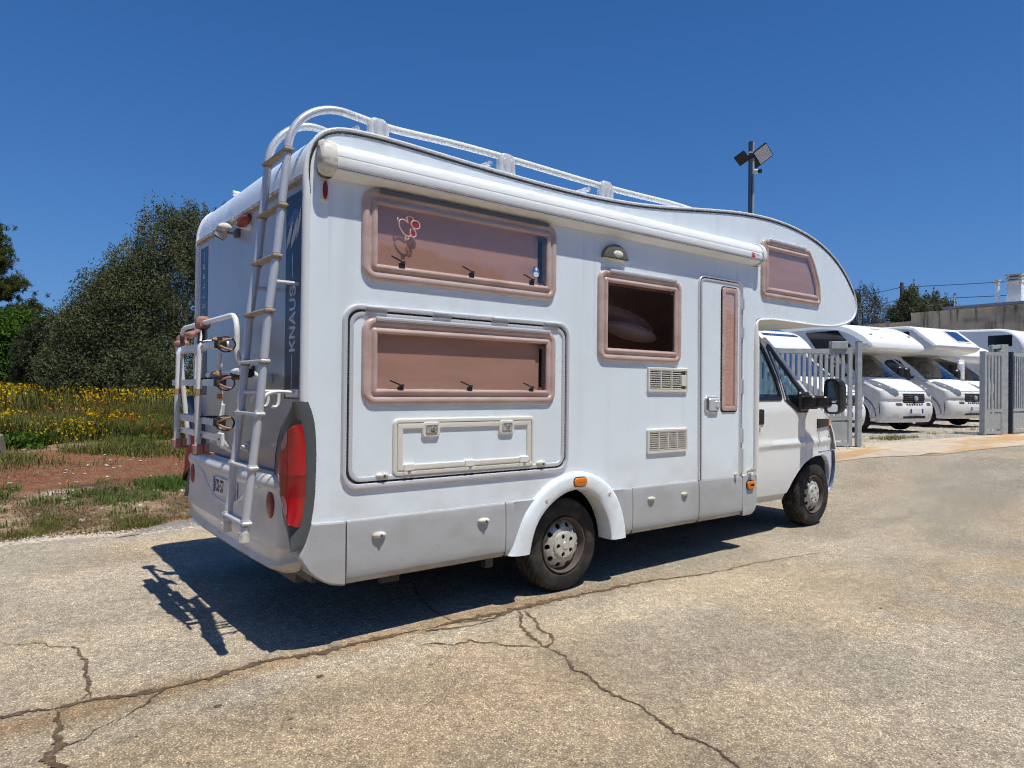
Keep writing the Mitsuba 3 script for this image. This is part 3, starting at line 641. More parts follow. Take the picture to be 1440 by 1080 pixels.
part(ed, 'window_rubber', frame(_dw, [(-.006, .0), (-.005, .013), (.004, .014), (.006, .010)]), 'black_rubber', 35)
part(ed, 'window_frame', frame(_dw, [(.004, .008), (.006, .019), (.02, .023), (.045, .020), (.05, .013)]), 'pink_acrylic', 35)
part(ed, 'window_pane', plate(inset(_dw, .046), -.0165), 'pink_glass')
part(ed, 'pleat_back', [box(3.765, 3.916, -.0085, -.0075, 1.32, 2.33)], 'pleat_pink')
for i in range(26):
    z = 1.335 + .0375 * i
    part(ed, 'pleat', exprof([(-.008, z), (-.0115, z + .003), (-.0125, z + .034), (-.008, z + .037)], 3.768, 3.868), 'pleat_pink')
part(ed, 'handle_plate', frame(rrect(3.488, 3.686, 1.270, 1.410, .035), [(0, .004), (0, .014), (.006, .020), (.02, .016), (.022, .009), (.07, .008)]), 'bright_metal', 35)
part(ed, 'handle', [box(3.535, 3.675, -.034, -.012, 1.285, 1.395, .012), box(3.61, 3.68, -.042, -.02, 1.31, 1.375, .01)], 'aluminium')
part(ed, 'handle_recess', box(3.502, 3.533, -.0125, -.0105, 1.285, 1.395), 'dark_grey')
for z0, z1 in ((2.188, 2.289), (1.929, 2.03), (1.433, 1.561), (.99, 1.12), (.72, .94)):
    part(ed, 'hinge', [cyl([4.036, -.019, z0], [4.036, -.019, z1], .011, 8), box(4.012, 4.036, -.018, -.006, z0 + .004, z1 - .004, .002)], 'aluminium', 35)
part(ed, 'catch', [cyl([3.935, -.006, .722], [3.935, -.035, .722], .010, 10), cyl([3.935, -.035, .722], [3.935, -.044, .722], .017, 10), box(3.928, 3.942, -.022, -.01, .690, .722, .003)], 'aged_plastic')
part(MH, 'door_catch', [box(4.13, 4.165, -.03, 0, .69, .715, .005), cyl([4.150, -.006, .735], [4.150, -.05, .745], .014, 10), cyl([4.15, -.05, .745], [4.16, -.06, .765], .022, 10)], 'aged_plastic')

# ---- skirts
SK = [(-.001, .707), (-.008, .703), (-.015, .690), (-.018, .64), (-.020, .50), (-.018, .43), (-.012, .385), (.0, .358), (.02, .345), (.06, .340), (.06, .70)]
for a, b, lb in ((.252, 1.368, 'long grey skirt panel behind the rear wheel'), (1.373, 1.44, None), (2.50, 2.595, None), (2.601, 3.412, 'grey skirt flap between rear wheel and entry door'), (3.421, 4.043, None)):
    part(MH, 'skirt', exprof(SK, a, b), 'skirt_grey', 35, lb)
_mid = P_(np.vstack([bend(ARCH_OUT, 40) * .5 + bend(ARCH_IN, 40) * .5, [(2.43, .2), (1.48, .2)]])).buffer(0)
part(MH, 'skirt', ex(P_([(1.44, .35), (1.8, .35), (1.8, .704), (1.44, .704)]).difference(_mid), -.017, .05), 'skirt_grey')
part(MH, 'skirt', ex(P_([(2.2, .35), (2.50, .35), (2.50, .704), (2.2, .704)]).difference(_mid), -.017, .05), 'skirt_grey')
_endp = P_([(4.049, .34), (4.18, .343), (4.235, .373), (4.267, .43), (4.262, .69), (4.245, .70), (4.049, .70)])
part(MH, 'skirt', ex(_endp.buffer(-.004).buffer(.004), -.018, .06), 'skirt_grey', label='last skirt piece before the cab')
_cor = P_([(.05, .713), (.247, .706), (.247, .345), (.222, .347), (.16, .362), (.11, .388), (.065, .42), (.029, .455), (-.000, .50), (-.021, .54), (-.005, .568), (.019, .629)])
_c2 = _cor.buffer(-.012)
_cr = resample(np.array(_cor.exterior.coords), 73)[:-1]; _ci = np.array([( (p - np.array(_cor.centroid.coords[0])) * .93 + np.array(_cor.centroid.coords[0])) for p in _cr])
part(MH, 'corner_skirt', loft([np.c_[_cr[:, 0], np.full(72, .12), _cr[:, 1]], np.c_[_cr[:, 0], np.full(72, -.006), _cr[:, 1]], np.c_[(_cr * .8 + _ci * .2)[:, 0], np.full(72, -.014), (_cr * .8 + _ci * .2)[:, 1]], np.c_[_ci[:, 0], np.full(72, -.019), _ci[:, 1]]], True, False, True), 'skirt_grey', 40, 'scuffed grey skirt piece at the rear corner')
each(MH, 'seam', [box(.2475, .2515, -.012, .05, .35, .705), box(1.3685, 1.3725, -.012, .05, .35, .705), box(2.5955, 2.6005, -.012, .05, .35, .705), box(3.4125, 3.4205, -.009, .05, .35, .705), box(4.0435, 4.0485, -.012, .05, .35, .7)], mat('seam_brown', (.085, .07, .045), .8) or 'seam_brown')
part(MH, 'left_skirt', exprof([(W - y, z) for y, z in SK], .2, 4.2), 'skirt_grey', 35)
for x, z in ((.446, .607), (1.186, .608), (2.806, .605), (3.219, .608)):
    knob(MH, x, z, -.019, lock=x < 2, s=1.05 if x < 2 else .95)
# wheel arch flare
wa = sub(MH, 'wheel_arch', 'white rounded flare over the rear wheel')
_o, _in_ = resample(bend(ARCH_OUT, 60), 60), resample(bend(ARCH_IN, 60), 60)
rs = []
for t, h in ((0, 0), (.0, .012), (.05, .028), (.14, .040), (.3, .048), (.6, .052), (.85, .048), (.97, .038), (1.0, .024), (1.0, -.02), (.99, -.10)):
    q = _o + (_in_ - _o) * t; rs.append(np.c_[q[:, 0], np.full(60, -h), q[:, 1]])
part(wa, 'flare', loft(rs, closed=False), 'gelcoat', 40)
_al = rrect(1.945, 2.072, .767, .831, .031, 9)
part(wa, 'lamp_base', frame(_al, [(-.004, .04), (-.003, .052), (.002, .054), (.03, .054)]), 'black_plastic', 35)
part(wa, 'side_lamp', frame(_al, [(.002, .052), (.003, .062), (.008, .067), (.020, .069), (.0305, .069)]), 'amber_lens', 35)
for x, z in ((1.696, .694), (2.306, .691)): part(wa, 'screw', [cyl([x, -.048, z], [x, -.056, z], .013, 12), box(x - .008, x + .008, -.0572, -.0562, z - .0015, z + .0015)], 'aged_plastic')
_al = rrect(4.100, 4.216, .572, .648, .03, 9)
part(MH, 'side_lamp_base', frame(_al, [(-.005, .017), (-.004, .024), (.002, .026), (.03, .026)]), 'black_plastic', 35)
part(MH, 'side_lamp', frame(_al, [(.002, .024), (.003, .034), (.008, .039), (.020, .041), (.0295, .041)]), 'amber_lens', 35, label='amber side lamp on the last skirt piece')

# ---- wheels
def make_tyre(R=.335, w=.21, n=220):
    prof = [(.200, .060), (.205, .020), (.222, .006), (.26, .0), (.30, .006), (.318, .016), (.326, .026), (.332, .036), (.3345, .05), (.335, .07), (.335, .085), (.335, .10), (.335, .105), (.335, .11), (.335, .125), (.335, .14), (.3345, .16), (.332, .174), (.326, .184), (.318, .194), (.30, .204), (.26, .21), (.205, .19), (.2, .15)]
    prof = [(r * R / .335, y) for r, y in prof]
    a = np.linspace(0, 2 * np.pi, n, endpoint=False); rings = []
    for r, y in prof:
        if r > .312:
            ph = (a * 36 / (2 * np.pi) + abs(y - .105) * 22) % 1
            cut = (ph < .30) | (abs(abs(y - .105) - .035) < .004)
            if abs(y - .105) < .012: cut = np.full(n, abs(y - .105) < .001)
            rr = r - .009 * cut * (1 if r > .326 else .7)
        else: rr = np.full(n, r) + (.0012 * np.sin(a * 180) if .28 < r < .312 else 0)
        rings.append(np.stack([rr * np.cos(a), np.full(n, y), rr * np.sin(a)], 1))
    return loft(rings)
def holed(r0, r1, n, rh, zf, a0=0, ax=1.0, rc=None, m=32, k=5):
    """annulus r0..r1 with n holes (radius rh, at rc), depth y = zf(r)"""
    rc = rc or (r0 + r1) / 2; out = []
    for s in range(n):
        c = a0 + 2 * np.pi * (s + .5) / n; h = np.pi / n
        t = np.linspace(0, 2 * np.pi, m, endpoint=False)
        hole = np.stack([np.cos(t) * rh * ax / rc, np.sin(t) * rh], 1)
        ct, st_ = np.cos(t), np.sin(t); dr0, dr1 = r0 - rc, r1 - rc
        kx = np.where(np.abs(ct) > 1e-9, h / np.abs(ct), 1e9); kr = np.where(st_ > 1e-9, dr1 / np.maximum(st_, 1e-9), np.where(st_ < -1e-9, dr0 / np.minimum(st_, -1e-9), 1e9))
        # in (angle * rc, r) space
        kx = np.where(np.abs(ct) > 1e-9, h * rc / np.maximum(np.abs(ct), 1e-9), 1e9); kk = np.minimum(kx, kr)
        edge = np.stack([ct * kk / rc, st_ * kk], 1)
        rings = []
        for u in np.linspace(0, 1, k):
            q = hole * (1 - u) + edge * u; r = rc + q[:, 1]; an = c + q[:, 0]
            rings.append(np.stack([r * np.cos(an), zf(r), r * np.sin(an)], 1))
        q = hole; r = rc + q[:, 1]; an = c + q[:, 0]
        rings.insert(0, np.stack([r * np.cos(an), zf(r) + .012, r * np.sin(an)], 1))
        out.append(loft(rings))
    return cat(out)
TY, RIM_OUT = make_tyre(), revolve_y([(.198, .05), (.203, .012), (.200, .006), (.194, .006), (.190, .014), (.186, .030), (.180, .050), (.176, .062)], 72)
_zf = lambda r: np.interp(r, [.095, .105, .125, .15, .166, .178], [.016, .012, .016, .032, .048, .066])
RIM = cat([holed(.097, .178, 10, .0175, _zf, 0, 1.12, .143)])
_hz = lambda r: np.interp(r, [0, .03, .085, .098, .102], [-.006, -.006, -.004, .003, .014])
CAP = cat([holed(.034, .096, 5, .0195, _hz, .3, .82, .065, 28), revolve_y([(.0, -.010), (.026, -.010), (.029, -.007), (.031, -.003), (.0315, -.006), (.034, -.006)], 40), revolve_y([(.0958, _hz(.0958)), (.098, .003), (.102, .014)], 48)])
BACK = cat([revolve_y([(0, .03), (.095, .03)], 24), revolve_y([(.176, .075), (.05, .075)], 24)])
NUTS = cat([cyl([.062 * math.cos(a), .028, .062 * math.sin(a)], [.062 * math.cos(a), .012, .062 * math.sin(a)], .011, 6) for a in .3 + 2 * np.pi * (np.arange(5) + .5) / 5])
_wheelparts = {'tyre': (TY, 'tyre', 30), 'rim': (RIM, 'wheel_steel', 35), 'rim_edge': (RIM_OUT, 'rusty_rim', 35), 'hub_cap': (CAP, 'hub_silver', 35), 'rim_inside': (BACK, 'dark_void', False), 'wheel_nuts': (NUTS, 'rusty_rim', False)}
_wd = {k: mikit.ply(m, b, smooth=s) for k, (m, b, s) in _wheelparts.items()}
for x, y, z, rot, lb in ((1.965, .055, .335, 17, 'rear right wheel under the white flare'), (5.665, .185, .368, 52, 'front right wheel under the cab'), (1.965, W - .055, .335, 0, None), (5.665, W - .185, .368, 0, None)):
    w = sub(MH, 'wheel', lb); fl = y > 1
    for k, d in _wd.items():
        key = sub(w, k); scene[key] = {**d, 'to_world': T().translate([x, y, z]).rotate([0, 0, 1], 180 if fl else 0).rotate([0, 1, 0], rot)}

# ---- tail lights
def interp(tab, z): t = np.array(tab); return np.interp(z, t[:, 0], t[:, 1])
XS = [(.575, -.025), (.60, .010), (.70, .042), (.80, .058), (.89, .066), (1.08, .070), (1.20, .064), (1.27, .055), (1.33, .038), (1.375, .018)]
YR = [(.575, .0), (.60, .025), (.69, .12), (.77, .228), (.83, .275), (.89, .30), (.97, .312), (1.06, .305), (1.15, .268), (1.225, .215), (1.30, .12), (1.34, .05), (1.375, .004)]
XL = [(.705, -.012), (.74, .004), (.82, .016), (.92, .024), (1.02, .026), (1.12, .020), (1.20, .010), (1.255, -.004)]
YL = [(.705, .0), (.735, .04), (.77, .092), (.82, .155), (.87, .198), (.94, .228), (1.0, .234), (1.07, .220), (1.135, .18), (1.20, .095), (1.235, .02), (1.255, -.005)]
def bez(a, b, c, t): return (1 - t)[:, None] ** 2 * a + 2 * (t * (1 - t))[:, None] * b + t[:, None] ** 2 * c
def lens_surf(z, t, off=0.0):
    return bez(np.array([interp(XL, z), -.020 - off, z]), np.array([-.140 - off * 1.4, -.062 - off, z]), np.array([-.058 - off, interp(YL, z), z]), t)
def tail(side):
    fl = (lambda v: v) if side == 0 else (lambda v: np.c_[v[..., 0].ravel(), (W - v[..., 1]).ravel(), v[..., 2].ravel()].reshape(v.shape))
    tl = sub(MH, 'tail_light', 'tall red rear lamp in a grey almond housing at the right corner' if side == 0 else None)
    t = np.linspace(0, 1, 22); rs = []
    def tr(z, z0, z1, n=20, pad=0.0):
        zt = (z - (z0 + z1) / 2) / ((z1 - z0) / 2); w_ = max(0.0, 1 - abs(zt) ** 3.6) ** .5; return np.linspace(.05 - pad * 2, .05 + .93 * w_ + pad, n)
    for z in np.linspace(.577, 1.374, 50):
        s, r = np.array([interp(XS, z), -.004, z]), np.array([-.020, interp(YR, z), z])
        q = bez(np.array([s[0], -.016, z]), np.array([-.116, -.058, z]), np.array([-.050, r[1] - .012, z]), t)
        rs.append(np.vstack([[s[0] + .002, .01, z], q, [-.01 if z < .95 else .0, r[1], z]]))
    part(tl, 'housing', loft(fl(np.array(rs)), False), 'housing_grey', 40)
    zs = np.linspace(.707, 1.253, 40)
    part(tl, 'bezel', loft(fl(np.array([lens_surf(z, tr(z, .688, 1.277, 18, .012), -.004) for z in np.linspace(.690, 1.275, 44)])), False), 'black_plastic', 40)
    part(tl, 'lens', loft(fl(np.array([lens_surf(z, tr(z, .706, 1.254), .002) for z in zs])), False), 'red_lens', 40)
    for zc, lb in ((1.165, 'upper clear inset of the lamp'), (.815, 'lower clear inset of the lamp')):
        rs = []
        for z in np.linspace(zc - .052, zc + .052, 15):
            hw = math.sqrt(max(0, 1 - ((z - zc) / .053) ** 2)); c = .66 if zc > 1 else .63
            rs.append(lens_surf(z, np.linspace(c - .13 * hw - .001, c + .13 * hw + .001, 9), .0045))
        part(tl, 'clear_inset', loft(fl(np.array(rs)), False), 'clear_lens', 40, lb if side == 0 else None)
    rs = [lens_surf(z, np.linspace(.05, .95, 14), .0048) for z in (.976, .980)]
    each(tl, 'lens_rib', [loft(fl(np.array(rs)), False), loft(fl(np.array([lens_surf(z, np.linspace(.03, .93, 14), .0048) for z in (.868, .871)])), False)], 'dark_red_lens', 40)
tail(0); tail(1)

# ---- rear bumper
bp = sub(MH, 'rear_bumper', 'rounded white rear bumper with the plate recess')
PB = [(.0, .958), (.030, .955), (.055, .945), (.072, .925), (.079, .900), (.074, .872), (.066, .855), (.065, .80), (.067, .70), (.072, .62), (.078, .575), (.074, .556), (.055, .52), (.058, .475), (.070, .450), (.055, .425), (.0, .40)]
def bump_pt(y, k):
    e = np.clip(abs(y - W / 2) / (W / 2), 0, 1); p, z = PB[k]
    bow = .030 * (1 - e ** 2.4); rec = .085 * np.clip((e - .86) / .14, 0, 1) ** 2.2
    lift = .07 * np.clip((e - .72) / .28, 0, 1) ** 2 if z < .56 else 0
    return (-(p + bow - rec * (1 if p > .01 else 0)), y, z + lift)
ys = np.linspace(.02, W - .02, 60)
part(bp, 'shell', loft([[bump_pt(y, k) for k in range(len(PB))] for y in ys], False), 'rear_gelcoat', 40)
_sm = bend([(1.87, .868), (1.70, .845), (1.55, .775), (1.36, .706), (1.145, .690), (.93, .706), (.74, .775), (.59, .845), (.42, .868)], 60)
def bx(y, z):
    e = abs(y - W / 2) / (W / 2); p = np.interp(z, [q[1] for q in PB[::-1]], [q[0] for q in PB[::-1]]); return -(p + .030 * (1 - e ** 2.4))
part(bp, 'recess_edge', tube([(bx(y, z) - .001, y, z) for y, z in _sm], .007, 8), 'white_plastic', True)
for y in (.27, 2.02):
    part(bp, 'reflector', ellipsoid((bx(y, .79) - .002, y, .79), (.012, .058, .078), 3), 'dark_red_lens', True, 'oval dark red reflector on the bumper')
npk = sub(MH, 'number_plate', 'white number plate with blue ends behind the ladder')
yc, zc, xp = 1.085, .79, bx(1.085, .79) - .012
part(npk, 'board', box(xp, xp + .008, yc - .26, yc + .26, zc - .056, zc + .056, .003), 'plate_white')
part(npk, 'blue_band', [box(xp - .001, xp + .002, yc + .212, yc + .257, zc - .053, zc + .053)], 'plate_blue')
part(npk, 'blue_band', [box(xp - .001, xp + .002, yc - .257, yc - .212, zc - .053, zc + .053)], 'plate_blue')
def rear_text(s, h, x, y, z, up=False, bold=True, depth=.0012):
    """lettering on a wall that faces -x; up: reads upwards"""
    t = meshkit.text_mesh(s, h, depth, bold); v = t.vertices
    q = np.c_[x - v[:, 2], y + v[:, 1], z + v[:, 0]] if up else np.c_[x - v[:, 2], y - v[:, 0], z + v[:, 1]]
    return trimesh.Trimesh(q, t.faces, process=False)
def fit(m, axis, lo, hi):
    v = m.vertices.copy(); a, b = v[:, axis].min(), v[:, axis].max(); v[:, axis] = lo + (v[:, axis] - a) / (b - a) * (hi - lo); return trimesh.Trimesh(v, m.faces, process=False)
part(npk, 'lettering', [fit(rear_text('CS', .078, xp - .0008, 0, zc - .04), 1, yc + .115, yc + .200), box(xp - .0018, xp, yc + .098, yc + .108, zc - .006, zc + .005), fit(rear_text('37', .078, xp - .0008, 0, zc - .04), 1, yc + .015, yc + .090), fit(rear_text('WH', .078, xp - .0008, 0, zc - .04), 1, yc - .200, yc - .085)], 'black_plastic')

# ---- dark graphic bands with lettering
kb = sub(MH, 'graphic_band', 'navy band with the maker name on the right of the rear wall')
part(kb, 'film', box(-.0022, .0005, .057, .293, 1.385, 2.533), 'navy')
_k = rear_text('KNAUS', .10, -.0026, .128, 1.655, True); part(kb, 'lettering', fit(fit(_k, 2, 1.650, 2.022), 1, .130, .222), 'silver_print')
part(kb, 'line', [box(-.0032, -.002, .178, .187, 2.066, 2.20), box(-.0032, -.002, .176, .184, 1.42, 1.635)], 'silver_print')
def yz(poly, x, d=.001): m = ex(P_([(a, b) for a, b in poly]), 0, d); v = m.vertices; return trimesh.Trimesh(np.c_[x - v[:, 1], v[:, 0], v[:, 2]], m.faces, process=False)
_fe = [(0, 0), (.045, .035), (.075, .085), (.088, .15), (.06, .125), (.03, .08), (.008, .04)]
part(kb, 'bird_emblem', [yz([(.285 - a * 1.15, 2.238 + b * 1.1) for a, b in _fe], -.0024), yz([(.215 - a * 1.25, 2.232 + b * 1.15) for a, b in _fe], -.0026), yz([(.13 - a * .8, 2.27 + b * 1.2) for a, b in _fe], -.0028)], 'silver_print')
part(kb, 'bird_emblem', [yz([(.285, 2.36), (.24, 2.405), (.20, 2.43), (.165, 2.455), (.14, 2.44), (.10, 2.43), (.075, 2.40), (.11, 2.395), (.10, 2.36), (.15, 2.385), (.17, 2.345), (.20, 2.38), (.22, 2.34), (.235, 2.375)], -.0024)], 'blue_print')
kl = sub(MH, 'graphic_band', 'narrow navy band with spaced letters on the left of the rear wall')
part(kl, 'film', box(-.0022, .0005, 1.99, 2.20, 1.385, 2.535), 'navy')
ms = []
for i, ch in enumerate('TRAVELLER'):
    m = rear_text(ch, .05, -.0026, 2.07, 0, True); v = m.vertices; z1 = 2.405 - .077 * (8 - i); v[:, 2] += z1 - v[:, 2].max(); ms.append(trimesh.Trimesh(v, m.faces, process=False))
each(kl, 'letter', ms, 'silver_print')
part(kl, 'line', [box(-.0032, -.002, 2.092, 2.100, 2.43, 2.50)], 'silver_print')

# ---- rear camera, marker lamp, lock, bracket on the rear wall
rc = sub(MH, 'rear_camera', 'small beige rear view camera')
part(rc, 'body', [ellipsoid((-.07, 1.30, 2.535), (.05, .055, .035), 3), cyl([-.065, 1.30, 2.53], [-.095, 1.325, 2.475], .040, 18)], 'aged_plastic', 40)
part(rc, 'lens', cyl([-.094, 1.3245, 2.477], [-.098, 1.328, 2.469], .032, 16), 'black_plastic')
part(rc, 'arm', [cyl([-.055, 1.28, 2.51], [0, 1.20, 2.49], .014, 10), box(-.03, 0, 1.17, 1.23, 2.46, 2.52, .008)], 'dark_grey')
part(MH, 'roof_marker', [ellipsoid((-.012, 1.06, 2.548), (.040, .13, .034), 3)], 'dark_red_lens', True, 'dark red oval marker lamp under the roof lip')
part(MH, 'rear_socket', ellipsoid((-.004, .96, 2.49), (.012, .045, .022), 2), 'cream_plastic', True)
part(MH, 'rear_lock', [box(-.012, 0, .835, .880, 1.535, 1.585, .004)], 'black_plastic')
tb = sub(MH, 'ladder_hook', 'white hooked bracket on the rear wall')
part(tb, 'plate', box(-.012, 0, .060, .25, 1.395, 1.440, .004), 'white_plastic')
for y in (.10, .27):
    part(tb, 'hook', [tube(bend([(-.012, y, 1.42), (-.09, y, 1.425), (-.17, y, 1.405), (-.19, y, 1.36)], 14), .011, 8), tube(bend([(-.10, y, 1.42), (-.10, y, 1.375), (-.112, y, 1.345), (-.135, y, 1.345)], 12), .009, 8)], 'white_plastic', True)
part(tb, 'bar', tube(fillet([(-.03, .20, 1.425), (-.19, .22, 1.425), (-.19, .50, 1.42), (-.19, .52, 1.36)], .04), .012, 8), 'ladder_metal', True)

# ---- ladder
ld = sub(MH, 'ladder', 'aluminium rear ladder with worn grey rungs curving over the roof')
YA, YB = .085, .405
def lx(z): return np.interp(z, [.64, .735, 1.022, 1.307, 1.589, 1.86, 2.157, 2.435, 2.745], [-.283, -.270, -.240, -.209, -.187, -.166, -.128, -.102, -.074])
zz = np.linspace(.66, 2.745, 24)
arc = [(-.066, 2.80), (-.038, 2.873), (.012, 2.940), (.085, 2.993), (.16, 3.022), (.235, 3.031), (.31, 3.026), (.40, 3.016)]
part(ld, 'rail', tube(bend([(lx(z), YA, z) for z in zz] + [(a, YA, b) for a, b in arc[:7]], 90), .0225, 14), 'ladder_metal', True)
part(ld, 'rail', tube(bend([(lx(z), YB, z) for z in zz] + [(a, YB, b) for a, b in arc[:5]] + [(.30, YB, 3.015), (.52, YB - .0, 2.965), (.75, YB, 2.90)], 100), .0225, 14), 'ladder_metal', True)
for i, z in enumerate((.735, 1.022, 1.307, 1.589, 1.86, 2.157, 2.435, 2.742)):
    x = lx(z)
    part(ld, 'rung', box(x - .027, x + .027, YA - .033, YB + .033, z - .0085, z + .0085, .005), 'worn_rubber' if i > 3 else 'ladder_metal')
    for y in (YA, YB): part(ld, 'collar', [cyl([x - .001, y, z - .020], [x + .001, y, z + .016], .0262, 12)] , 'aged_plastic' if i < 3 else 'worn_rubber')
for y in (YA, YB): part(ld, 'foot', cyl([lx(.67), y, .64], [lx(.67), y, .69], .028, 14), 'aged_plastic')
for y in (YA, YB): part(ld, 'stand_off', cyl([lx(2.02), y, 2.02], [0, y, 2.02], .011, 8), 'ladder_metal')
# ---- roof rail
for y, lb in ((.085, 'long white roof rail along the right roof edge'), (W - .085, None)):
    rr_ = sub(MH, 'roof_rail', lb)
    part(rr_, 'tube', tube(bend([(.235, y, 3.031), (.33, y, 3.024), (.46, y, 3.012), (.8, y, 3.015), (1.4, y, 3.02), (2.1, y, 3.007), (2.7, y, 3.005), (3.15, y, 3.012), (3.40, y, 3.005), (3.52, y, 2.995)], 60), .0225, 12), 'white_tube', True)
    for x0, x1, z0 in ((.393, .525, 2.895), (1.345, 1.48, 2.872), (2.30, 2.435, 2.862)):
        rs = []
        for t, s in ((0, 1.12), (.12, 1.03), (.6, .98), (.86, .90), (1.0, .62)):
            q = rrect(-.066 * s, .066 * s, -.034 * s, .034 * s, .02); rs.append(np.c_[(x0 + x1) / 2 + q[:, 0], y - .005 + q[:, 1], np.full(len(q), z0 + (3.040 - z0) * t)])
        part(rr_, 'foot', loft(rs, True, False, True), 'silver_print', 50)
        part(rr_, 'foot_dimple', [ellipsoid(((x0 + x1) / 2 + dx, y - .037, z0 + .088), (.014, .006, .045), 2) for dx in (-.028, .030)], 'aluminium', True)
for x in (.34, 1.30, 2.22): part(MH, 'cross_bar', tube([(x, .10, 2.965), (x, W - .10, 2.965)], .018, 10), 'white_tube', True)
part(MH, 'roof_hatch', [box(1.0, 1.55, .8, 1.4, 2.86, 2.96, .03)], 'cream_plastic')

# ---- bike rack
bk = sub(MH, 'bike_rack', 'folded bike rack of white tubes with pink faded clamps')
part(bk, 'frame_tube', tube(fillet([(-.14, 1.90, 1.02), (-.20, 1.90, 1.60), (-.20, 1.90, 1.875), (-.20, .53, 1.875), (-.20, .53, 1.60), (-.06, .53, 1.50)], .28, 14), .0165, 12), 'white_tube', True)
for y, z1 in ((1.40, 1.70), (.845, 1.712)):
    part(bk, 'post', tube(fillet([(-.16, y, z1 + .005), (-.325, y, z1 + .01), (-.33, y, 1.06)], .06, 8), .0172, 12), 'white_tube', True)
    part(bk, 'post_sleeve', cyl([-.329, y, 1.41], [-.33, y, 1.10], .0192, 12), 'aluminium')
    part(bk, 'sleeve_ring', cyl([-.329, y, 1.40], [-.329, y, 1.435], .0215, 12), 'orange_clamp')
    part(bk, 'post_foot', [box(-.36, -.30, y - .027, y + .027, 1.035, 1.10, .008), box(-.30, -.23, y - .045, y + .03, 1.035, 1.048, .003), box(-.30, -.275, y - .04, y + .0, 1.05, 1.10)], 'pink_clamp')
for y in (.93, 1.53):
    part(bk, 'inner_post', [tube([(-.17, y, 1.13), (-.19, y, 1.66)], .016, 10)], 'white_tube', True)
    part(bk, 'inner_ring', cyl([-.18, y, 1.375], [-.18, y, 1.405], .021, 10), 'orange_clamp')
    part(bk, 'inner_bracket', [box(-.17, -.155, y - .03, y + .03, 1.06, 1.34, .004)], 'white_plastic')
for i, z in enumerate((1.695, 1.475, 1.245)):
    x = -.285
    sec = [(x - .03, z - .02), (x - .03, z + .020), (x - .022, z + .020), (x - .020, z - .010), (x + .020, z - .010), (x + .022, z + .020), (x + .03, z + .020), (x + .03, z - .02)]
    ring = np.array(sec); part(bk, 'wheel_rail', loft([np.c_[ring[:, 0], np.full(8, y), ring[:, 1]] for y in (.56, 1.63 if i == 1 else 1.54)], True, True, True), 'aluminium')
    part(bk, 'rail_end', box(x - .033, x + .033, .535, .566, z - .024, z + .024, .006), 'black_plastic')
    a = np.linspace(0, 2 * np.pi, 30, endpoint=False)
    part(bk, 'strap', tube(np.c_[x + .012 + .050 * np.cos(a), np.full(30, .478), z - .002 + .043 * np.sin(a)], .0048, 6, closed=True), 'black_rubber', True)
    part(bk, 'wheel_holder', [tube(bend([(x - .01, .545, z), (x - .022, .50, z + .004), (x + .0, .482, z + .018), (x + .040, .470, z + .029)], 12), .0065, 8), tube(bend([(x - .01, .545, z), (x - .022, .50, z - .006), (x + .0, .482, z - .022), (x + .044, .470, z - .033)], 12), .0065, 8)], 'orange_clamp' if i != 1 else 'pink_clamp', True)
    part(bk, 'rail_strap', tube([(x - .035, .82, z + .022), (x + .03, .70, z + .026), (x - .03, .60, z + .022)], .007, 6), 'black_rubber')
part(bk, 'lower_bar', box(-.305, -.297, .42, 1.47, 1.138, 1.178, .003), 'white_plastic')
part(bk, 'bar_plate', [box(-.312, -.296, .40, .50, 1.118, 1.190, .004)], 'white_plastic')
each(bk, 'bolt', [cyl([-.313, y, 1.155], [-.318, y, 1.155], .009, 8) for y in (.445, .83, 1.38)], 'dark_grey')
part(bk, 'lower_arm', [tube(fillet([(-.29, .50, 1.15), (-.24, .52, 1.09), (-.18, .62, 1.075), (-.02, .86, 1.075)], .05), .017, 10)], 'white_tube', True)
each(bk, 'wall_bracket', [box(-.05, 0, .80, .90, 1.045, 1.105, .006), box(-.05, 0, 1.60, 1.70, 1.045, 1.105, .006), box(-.07, 0, .49, .57, 1.47, 1.53, .008)], 'aged_plastic')
part(bk, 'clamp', [box(-.25, -.15, 1.85, 1.955, 1.735, 1.79, .02), cyl([-.2, 1.87, 1.80], [-.2, 1.93, 1.80], .032, 12)], 'pink_clamp')
each(bk, 'clamp', [box(-.25, -.16, 1.245, 1.315, 1.83, 1.92, .02), cyl([-.22, 1.28, 1.82], [-.30, 1.20, 1.79], .018, 8), ellipsoid((-.30, 1.18, 1.785), (.03, .045, .025), 2), ellipsoid((-.26, 1.42, 1.80), (.025, .05, .022), 2)], 'pink_clamp', 40)
each(bk, 'clamp', [box(-.24, -.17, .86, .98, 1.70, 1.76, .015), box(-.24, -.17, .83, .96, 1.485, 1.545, .015), ellipsoid((-.22, .80, 1.52), (.03, .04, .03), 2)], 'orange_clamp', 40)
each(bk, 'clamp_arm', [tube([(-.205, 1.30, 1.86), (-.23, 1.22, 1.73), (-.21, 1.05, 1.72)], .024, 10), tube([(-.20, .58, 1.515), (-.16, .40, 1.53)], .027, 10), tube([(-.19, 1.15, 1.52), (-.20, .70, 1.53)], .019, 10)], 'black_plastic')
part(bk, 'cross_tube', [tube([(-.20, 1.13, 1.525), (-.20, .42, 1.54)], .021, 10)], 'white_tube', True)

